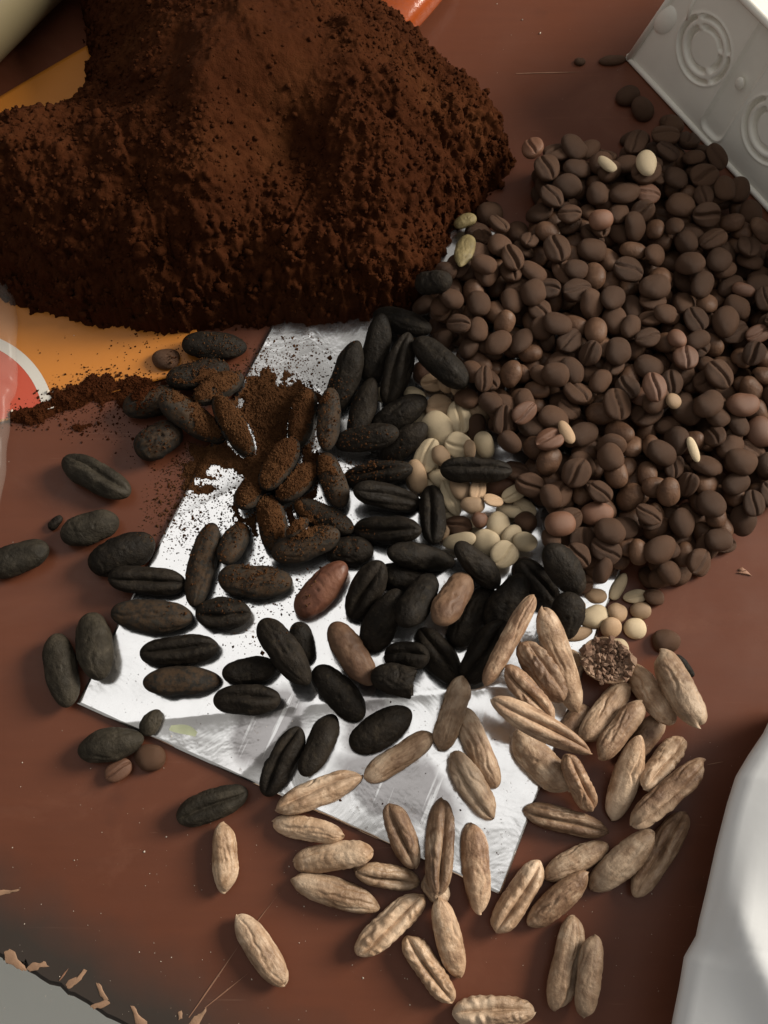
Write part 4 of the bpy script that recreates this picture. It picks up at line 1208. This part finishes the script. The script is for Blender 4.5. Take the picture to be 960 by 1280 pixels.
# ---- roasted date seeds: (px, py, angle, length, width, side up, material, point, bend)
DARK = [
 # bottom layer
 (268, 432, -1, 82, 36, 'B', 'dark', .2, 0), (505, 722, 10, 70, 36, 'B', 'dark', .1, 0), (378, 803, 75, 54, 32, 'B', 'dark', .1, 0),
 (672, 730, 45, 80, 40, 'G', 'dark', .1, 0), (505, 553, -32, 74, 34, 'B', 'dark', .2, 0), (503, 398, 20, 80, 36, 'B', 'dark', .2, 0), (542, 352, 10, 50, 34, 'B', 'dark', .2, 0),
 (470, 432, -78, 84, 36, 'B', 'dark', .3, 0), (190, 503, -14, 76, 40, 'B', 'dusty', .1, 0), (247, 466, -20, 84, 37, 'B', 'dark', .1, 0),
 (340, 655, 80, 74, 38, 'B', 'dusty', .1, 0), (372, 602, -46, 74, 34, 'B', 'dusty', .1, 0), (378, 522, -78, 76, 34, 'B', 'dusty', .1, 0), (318, 610, -62, 76, 34, 'B', 'dusty', .1, 0),
 # isolated on table and foil
 (120, 596, 28, 96, 42, 'G', 'grey', .1, .05), (112, 660, -17, 77, 42, 'B', 'grey', .1, 0), (22, 698, -22, 84, 42, 'B', 'grey', .1, 0),
 (152, 692, -22, 90, 46, 'B', 'dark', .1, .06), (183, 725, 3, 97, 39, 'G', 'dark', 0, 0), (190, 769, 4, 105, 42, 'B', 'dusty', .1, 0), (253, 706, 103, 110, 37, 'B', 'dusty', .0, .1),
 (279, 767, 1, 71, 42, 'G', 'dark', .1, 0), (224, 813, -5, 101, 40, 'G', 'dark', .2, 0), (227, 851, -3, 98, 38, 'B', 'dusty', .2, 0),
 (119, 808, 78, 90, 46, 'B', 'grey', .1, 0), (77, 838, 81, 95, 43, 'B', 'grey', .1, 0), (265, 1006, -22, 97, 40, 'G', 'grey', .1, 0),
 (312, 838, -7, 71, 38, 'B', 'dark', .1, 0), (308, 874, -1, 86, 40, 'G', 'dark', .1, 0), (319, 726, 4, 95, 44, 'B', 'dusty', .1, .12),
 (356, 815, 54, 102, 44, 'B', 'dark', .35, 0), (423, 865, 47, 90, 44, 'B', 'dark', .1, 0), (476, 911, -31, 90, 46, 'B', 'dark', .25, 0),
 (353, 952, -63, 98, 39, 'G', 'dark', .1, 0), (398, 931, -64, 92, 38, 'B', 'dark', .1, 0),
 (458, 738, -60, 84, 42, 'G', 'dark', .1, 0), (478, 775, -59, 92, 43, 'B', 'dark', .1, 0), (522, 750, -60, 90, 40, 'B', 'dark', .15, 0),
 (590, 770, -57, 90, 43, 'B', 'dark', .1, 0), (634, 754, -58, 84, 42, 'B', 'dark', .1, 0), (551, 814, 55, 90, 43, 'G', 'dark', .1, 0),
 (608, 814, -55, 96, 44, 'G', 'dark', .1, 0), (510, 812, 6, 64, 40, 'G', 'dark', .1, 0),
 # clusters
 (527, 696, 2, 96, 34, 'B', 'dark', .1, 0), (598, 704, 40, 82, 37, 'B', 'dark', .1, 0), (541, 643, 88, 84, 34, 'G', 'dark', .1, 0),
 (707, 709, 45, 80, 42, 'B', 'dark', .1, 0), (714, 764, 94, 62, 44, 'B', 'dark', .1, 0),
 (198, 550, -30, 66, 44, 'B', 'dusty', 0, 0), (240, 523, 30, 94, 40, 'B', 'dusty', .1, .08), (272, 480, -40, 78, 34, 'B', 'dusty', .1, 0), (290, 527, 58, 82, 34, 'B', 'dusty', .1, 0),
 (432, 468, -66, 88, 40, 'B', 'dark', .35, 0), (497, 456, -70, 90, 36, 'G', 'dark', .2, 0), (552, 445, 42, 90, 40, 'B', 'dark', .1, 0),
 (453, 505, -70, 80, 33, 'B', 'dark', .1, 0), (500, 511, -25, 78, 37, 'B', 'dark', .1, 0), (458, 546, -5, 86, 35, 'B', 'dark', .1, 0),
 (472, 583, -3, 94, 35, 'G', 'dark', .1, 0), (484, 615, 4, 94, 36, 'G', 'dark', .1, 0), (484, 656, 8, 96, 38, 'G', 'dark', .1, 0),
 (437, 688, 2, 62, 38, 'B', 'dark', .1, 0), (416, 600, 70, 74, 34, 'B', 'dusty', .1, 0), (411, 528, 95, 80, 31, 'B', 'dusty', .1, 0),
 (350, 580, -62, 84, 36, 'B', 'dusty', .1, 0), (404, 642, 24, 84, 36, 'B', 'dark', .1, 0), (382, 680, -18, 92, 40, 'B', 'dusty', .1, .1), (292, 679, -68, 66, 36, 'B', 'dusty', .1, 0),
 (597, 581, 1, 93, 35, 'G', 'dark', .05, 0),
]
for px, py, an, L, W, kd, mt, pt, bd in DARK:
    place_seed(px, py, an, L, W, kd, mt, point=pt, bend=bd, roll=RNG.uniform(-18, 18))
for args, kw in [
        ((138, 931, -12, 87, 42, 'B', 'grey', 'grey roasted date seed with pale cracks, touching the foil corner edge'), dict(point=.25)),
        ((189, 903, -56, 38, 25, 'B', 'grey', 'small pointed grey seed on the lower foil edge'), dict(point=.3, thick=0.7)),
        ((69, 653, -48, 23, 13, 'B', 'dark', 'tiny black seed fragment on the table beside a pored seed'), dict()),
        ((372, 662, -42, 36, 17, 'G', 'dusty', 'small black seed fragment on the powder-dusted seeds'), dict()),
        ((402, 737, -47, 90, 42, 'B', 'red', 'reddish-brown half-roasted date seed lying on the silver foil'), dict(point=.15)),
        ((440, 817, 57, 94, 42, 'B', 'brown', 'light brown half-roasted date seed with pointed end on the foil'), dict(point=.3)),
        ((566, 746, -61, 88, 42, 'B', 'brown', 'chestnut brown date seed wedged among black seeds'), dict(point=.05)),
        ((504, 850, 10, 84, 42, 'B', 'dark', 'broken half of a black roasted date seed with jagged end'), dict(cut=0.30)),
        ((856, 832, 50, 36, 12, 'B', 'dark', 'thin dark husk sliver behind a raw date seed'), dict(thick=0.6))]:
    place_seed(*args, **kw)

# ---- raw date seeds
RAW = [
 # lower layer
 (718, 905, -50, 60, 34, 'B', 'rawbrown', .1, 0, 0), (808, 921, -52, 70, 34, 'B', 'rawbrown', .1, 0, 0), (545, 1110, 60, 46, 36, 'B', 'raw', .1, 0, 0), (448, 1078, 70, 40, 20, 'B', 'rawbrown', .1, 0, 0),
 # everything else
 (704, 824, 66, 148, 41, 'B', 'raw', .05, .04, .3), (680, 836, 55, 92, 45, 'G', 'rawbrown', .1, 0, .8), (664, 866, 48, 90, 37, 'G', 'rawbrown', .1, 0, .6),
 (676, 954, 46, 98, 48, 'B', 'raw', .1, 0, .3), (723, 979, 61, 86, 34, 'G', 'rawbrown', .1, 0, .8),
 (679, 908, 27, 146, 37, 'G', 'rawbrown', .45, 0, .3), (757, 890, -51, 102, 37, 'B', 'raw', .05, 0, .3), (775, 912, -51, 88, 36, 'B', 'rawbrown', .05, 0, .2),
 (815, 868, 60, 98, 38, 'B', 'raw', .05, 0, .4), (847, 862, 67, 110, 46, 'B', 'raw', .1, .06, .3), (782, 973, -76, 116, 40, 'B', 'raw', .35, 0, .2),
 (829, 953, -48, 96, 36, 'G', 'raw', .05, 0, 1), (834, 992, -41, 120, 38, 'G', 'rawbrown', .05, 0, .7), (707, 1026, 15, 108, 36, 'G', 'rawbrown', .05, 0, .3),
 (825, 1067, -58, 122, 40, 'G', 'rawbrown', .05, 0, .4), (779, 1077, -46, 106, 42, 'B', 'raw', .05, 0, .4), (720, 1076, -27, 90, 34, 'B', 'raw', .05, 0, .3),
 (698, 1125, -43, 100, 38, 'B', 'rawbrown', .05, 0, .3), (648, 1121, -58, 106, 41, 'G', 'raw', .1, 0, .6), (596, 1085, 84, 113, 40, 'B', 'rawbrown', .15, 0, .3),
 (503, 1044, 69, 88, 40, 'G', 'rawbrown', .1, 0, .2), (486, 1096, 11, 84, 34, 'G', 'rawgold', .1, 0, .5), (420, 1117, 17, 114, 38, 'B', 'rawgold', .15, 0, .3),
 (416, 1071, -8, 107, 39, 'B', 'rawgold', .1, 0, .8), (385, 1036, 11, 97, 34, 'B', 'rawgold', .1, 0, .5), (399, 990, -22, 116, 40, 'G', 'raw', .2, 0, .5),
 (499, 946, -33, 102, 37, 'B', 'raw', .05, 0, .1), (281, 1072, 89, 87, 36, 'B', 'rawgold', .05, 0, .3), (327, 1189, 56, 106, 38, 'B', 'raw', .1, 0, .4),
 (488, 1156, -43, 110, 42, 'G', 'rawgold', .05, 0, 1), (561, 1173, 75, 110, 37, 'B', 'raw', .1, 0, .2), (536, 1212, 56, 102, 38, 'G', 'rawgold', .1, 0, 1.2),
 (617, 1266, -1, 104, 44, 'G', 'raw', .1, 0, 1.2), (707, 1204, -79, 120, 42, 'G', 'raw', .05, 0, .3), (736, 1220, -84, 106, 36, 'B', 'rawbrown', .05, 0, .3),
 (608, 929, 67, 116, 42, 'B', 'raw', .1, .03, .2), (565, 892, -72, 96, 37, 'B', 'raw', .05, 0, .3), (591, 982, 57, 98, 40, 'G', 'raw', .1, 0, .5),
 (550, 1058, -87, 126, 42, 'G', 'rawbrown', .05, 0, .3),
]
SPECIAL = {(704, 824): 'long pale raw date seed reaching from the black seeds to the pile', (679, 908): 'long brown raw date seed with a pointed end and open crease',
           (707, 1026): 'raw date seed with red-brown patches across the foil edge', (617, 1266): 'crisply wrinkled raw date seed cut by the lower picture edge',
           (281, 1072): 'lone pinkish tan raw date seed on the table below a grey seed', (327, 1189): 'lone tan raw date seed by the scratches on the table'}
for px, py, an, L, W, kd, mt, pt, bd, cr in RAW:
    place_seed(px, py, an, L, W, kd, mt, SPECIAL.get((px, py)), point=pt, bend=bd, crisp=cr, roll=RNG.uniform(-16, 16) if kd == 'B' else RNG.uniform(-30, 30))
place_seed(637, 800, -61, 132, 28, 'B', 'rawbrown', 'slender reddish raw date seed leaning against black seeds', point=.05, crisp=.2, thick=1.1)

# ---- broken half with crumbly inside
def build_half():
    z0 = 0.0055
    c = pix(756, 828, z0); k = pix_scale(756, 828, z0)
    rx, ry, dep = 34 * k, 28 * k, 0.0085
    root = obj('broken_seed_half', None, loc=(c[0], c[1], 0))
    tag(root, 'broken seed half showing its crumbly brown inside, beside the pale beans', 'seed half')
    rng = np.random.default_rng(12); nz = SNoise(rng, 8, 2, 7)
    nu, nv = 22, 44
    V = []
    prof = [(math.sin(t), -math.cos(t)) for t in np.linspace(0.05, math.pi / 2, nu - 8)] + [(0.985, 0.03), (0.95, 0.035), (0.90, 0.0), (0.8, -0.08), (0.6, -0.16), (0.4, -0.2), (0.2, -0.22), (0.02, -0.22)]
    for r, z in prof:
        for q in range(nv):
            a = 2 * math.pi * q / nv
            f = 1 + 0.05 * float(nz(math.cos(a), math.sin(a), z))
            V.append((r * math.cos(a) * rx * f, r * math.sin(a) * ry * f, z * dep + (0.0007 * float(nz(math.cos(a) * 2, math.sin(a) * 2)) if z > -0.1 else 0)))
    hk = obj('husk', mesh_np('husk', np.array(V), grid_faces(nu, nv, True)), M['raw'], root)
    n = 320
    r = np.sqrt(rng.uniform(0, 1, n)) * 0.94; a = rng.uniform(0, 6.28, n)
    P = np.stack([r * np.cos(a) * rx, r * np.sin(a) * ry, -0.0010 + 0.0012 * rng.uniform(-0.4, 1, n) * (1.15 - r) + 0.0012 * r ** 3], -1)
    cr = obj('crumbly_core', grains('crumbly_core', P, np.exp(rng.normal(math.log(0.00062), 0.35, n)), True, 1.0, False), M['flesh'], root)
    tag(cr, kind='stuff')
    root.rotation_euler = (math.radians(10), math.radians(-6), math.radians(-30))
    R = euler_R(0, 0, 0); pr = ell_profile(R, (rx, ry, dep * 0.98))
    zr = rest_z(c[0], c[1], pr)
    root.location.z = min(zr, 0.0125) - 0.0002
    stamp(c[0], c[1], root.location.z - dep + 0.002, pr)
build_half()

# ------------------------------------------------------------------ spilled powder (nobody could count it)
def spill_mask(spots):
    """density from soft spots given in photo pixels (x, y, rx, ry, angle, weight)"""
    D = np.zeros(HF.shape)
    for px, py, rx, ry, ang, w in spots:
        c = pix(px, py); k = pix_scale(px, py)
        a = -math.radians(ang)
        dx = XX - c[0]; dy = YY - c[1]
        u = dx * math.cos(a) + dy * math.sin(a); v = -dx * math.sin(a) + dy * math.cos(a)
        D += w * np.exp(-((u / (rx * k)) ** 2 + (v / (ry * k)) ** 2))
    return D

def build_spill(name, label, spots, thr, thick, ngr, gsize, seed, mat='spill'):
    rng = np.random.default_rng(seed)
    D = spill_mask(spots)
    n = 0.55 * lattice_noise(HF.shape, 9, rng) + 0.35 * lattice_noise(HF.shape, 4, rng) + 0.3 * lattice_noise(HF.shape, 22, rng)
    T = D * (1 + 0.8 * n) - thr
    keepm = T > 0
    Zt = HF + thick * (1 - np.exp(-np.clip(T, 0, None) * 2)) * (1 + 0.7 * n) + 0.00012
    # soften the drape so powder banks up between seeds
    for _ in range(3):
        Zs = (np.roll(Zt, 1, 0) + np.roll(Zt, -1, 0) + np.roll(Zt, 1, 1) + np.roll(Zt, -1, 1)) / 4
        Zt = np.where(keepm, np.maximum(Zs, HF + 0.0001), Zt)
    Zt = Zt + 0.00022 * lattice_noise(HF.shape, 2, rng) * keepm
    gyv, gxv = np.gradient(HF, GS)
    steep = np.hypot(gxv, gyv) > 2.5
    ys, xs = np.where(keepm & ~steep)
    i0, i1, j0, j1 = ys.min() - 1, ys.max() + 2, xs.min() - 1, xs.max() + 2
    sub = (slice(i0, i1), slice(j0, j1))
    F = grid_faces(i1 - i0, j1 - j0)
    kk = (keepm & ~steep)[sub].ravel()
    F = F[kk[F].all(axis=1)]
    used = np.unique(F); rm = -np.ones((i1 - i0) * (j1 - j0), int); rm[used] = np.arange(len(used))
    jx = rng.uniform(-.48, .48, XX[sub].shape) * GS; jy = rng.uniform(-.48, .48, XX[sub].shape) * GS
    V = np.stack([XX[sub] + jx, YY[sub] + jy, Zt[sub]], -1).reshape(-1, 3)[used]
    me = mesh_np(name, V, rm[F])
    o = obj(name, None)
    tag(o, label, 'spilled powder', None, 'stuff')
    lay = obj('powder_layer', me, M[mat], o); lay['kind'] = 'stuff'
    # loose grains round the layer
    p = np.clip(D, 0, 1.2) * (1 + 0.9 * n).clip(0.05) * np.where(steep, 0.15, 1)
    p = p.ravel(); p = np.where(p > 0.02, p, 0); p /= p.sum()
    ids = rng.choice(p.size, ngr, p=p)
    x = XX.ravel()[ids] + rng.uniform(-.5, .5, ngr) * GS; y = YY.ravel()[ids] + rng.uniform(-.5, .5, ngr) * GS
    r = np.exp(rng.normal(math.log(gsize), 0.45, ngr))
    z = np.maximum(HF.ravel()[ids], np.where(keepm.ravel()[ids], Zt.ravel()[ids], 0)) + r * 0.25
    g = obj('powder_grains', grains('powder_grains', np.stack([x, y, z], -1), r, False, 0.8), M[mat], o); g['kind'] = 'stuff'
    return o
build_spill('spilled_powder', 'brown ground coffee spilled over the roasted seeds and foil',
            [(345, 570, 34, 60, -25, 1.1), (372, 515, 40, 26, 0, 0.8), (330, 640, 34, 34, 0, 0.9), (378, 600, 36, 30, 0, 0.7), (300, 560, 26, 26, 0, 0.55),
             (265, 520, 60, 30, 20, 0.42), (340, 505, 36, 34, 0, 0.30), (245, 600, 38, 48, 25, 0.30), (268, 560, 26, 20, 0, 0.5), (235, 660, 40, 34, 0, 0.18), (285, 480, 50, 40, 0, 0.3),
             (385, 670, 50, 24, 0, 0.40), (320, 725, 50, 26, 0, 0.22), (370, 455, 50, 34, 0, 0.14), (300, 770, 110, 50, 0, 0.045), (460, 585, 40, 30, 0, 0.14)],
            0.30, 0.0014, 24000, 0.00019, 31)
build_spill('spilled_powder', 'dark ground coffee scattered along the lower edge of the orange bag',
            [(90, 497, 26, 13, 10, 1.1), (137, 484, 34, 18, 0, 1.1), (177, 494, 24, 20, 0, 1.0), (105, 534, 22, 9, -10, 0.7), (60, 512, 34, 12, -20, 0.7), (30, 522, 30, 12, 0, 0.7), (140, 510, 60, 30, 0, 0.30),
             (215, 560, 60, 40, 0, 0.12), (130, 440, 120, 30, 0, 0.03), (200, 430, 40, 20, 0, 0.07)],
            0.55, 0.0012, 2600, 0.00022, 32, 'powder')

# ------------------------------------------------------------------ dust and crumbs on the table
n = 420
px = RNG.uniform(0, 960, n); py = RNG.uniform(0, 1280, n)
py[:230] = RNG.uniform(900, 1280, 230)
P = np.array([pix(a, b) for a, b in zip(px, py)])
h = hf_at(P[:, 0], P[:, 1])
r = np.exp(RNG.normal(math.log(0.00011), 0.45, n))
ok = h < 0.003
P[:, 2] = h + r * 0.3
tag(obj('dust_specks', grains('dust_specks', P[ok], r[ok]), M['speck']), 'pale dust specks scattered over table and foil', 'dust', None, 'stuff')
big = [(727, 189, 5.0), (675, 42, 3.2), (653, 25, 2.4), (62, 492, 6.0), (31, 524, 3.0), (17, 517, 5), (69, 458 + 34, 4), (380, 1133, 2), (895, 640, 3), (690, 322, 2)]
P = np.array([pix(a, b) for a, b, c in big]); r = np.array([c * 0.5 * pix_scale(a, b) for a, b, c in big])
P[:, 2] = hf_at(P[:, 0], P[:, 1]) + r * 0.5
tag(obj('white_crumbs', grains('white_crumbs', P, r, True), M['speck']), 'few small white crumbs lying on the table', 'crumbs', None, 'stuff')
nf = 1500
a = RNG.uniform(0.002, FWID - 0.002, nf); b = RNG.uniform(0.002, FLEN * 0.6, nf)
P = np.stack([FA[0] + a * fu[0] + b * fv[0], FA[1] + a * fu[1] + b * fv[1], np.zeros(nf)], -1)
P[:, 2] = hf_at(P[:, 0], P[:, 1]); ok = P[:, 2] < 0.0025
r = np.exp(RNG.normal(math.log(0.00009), 0.5, nf)); P[:, 2] += r * 0.3
tag(obj('seed_dust', grains('seed_dust', P[ok], r[ok]), M['powder']), 'fine brown dust specks on the silver foil', 'dust', None, 'stuff')
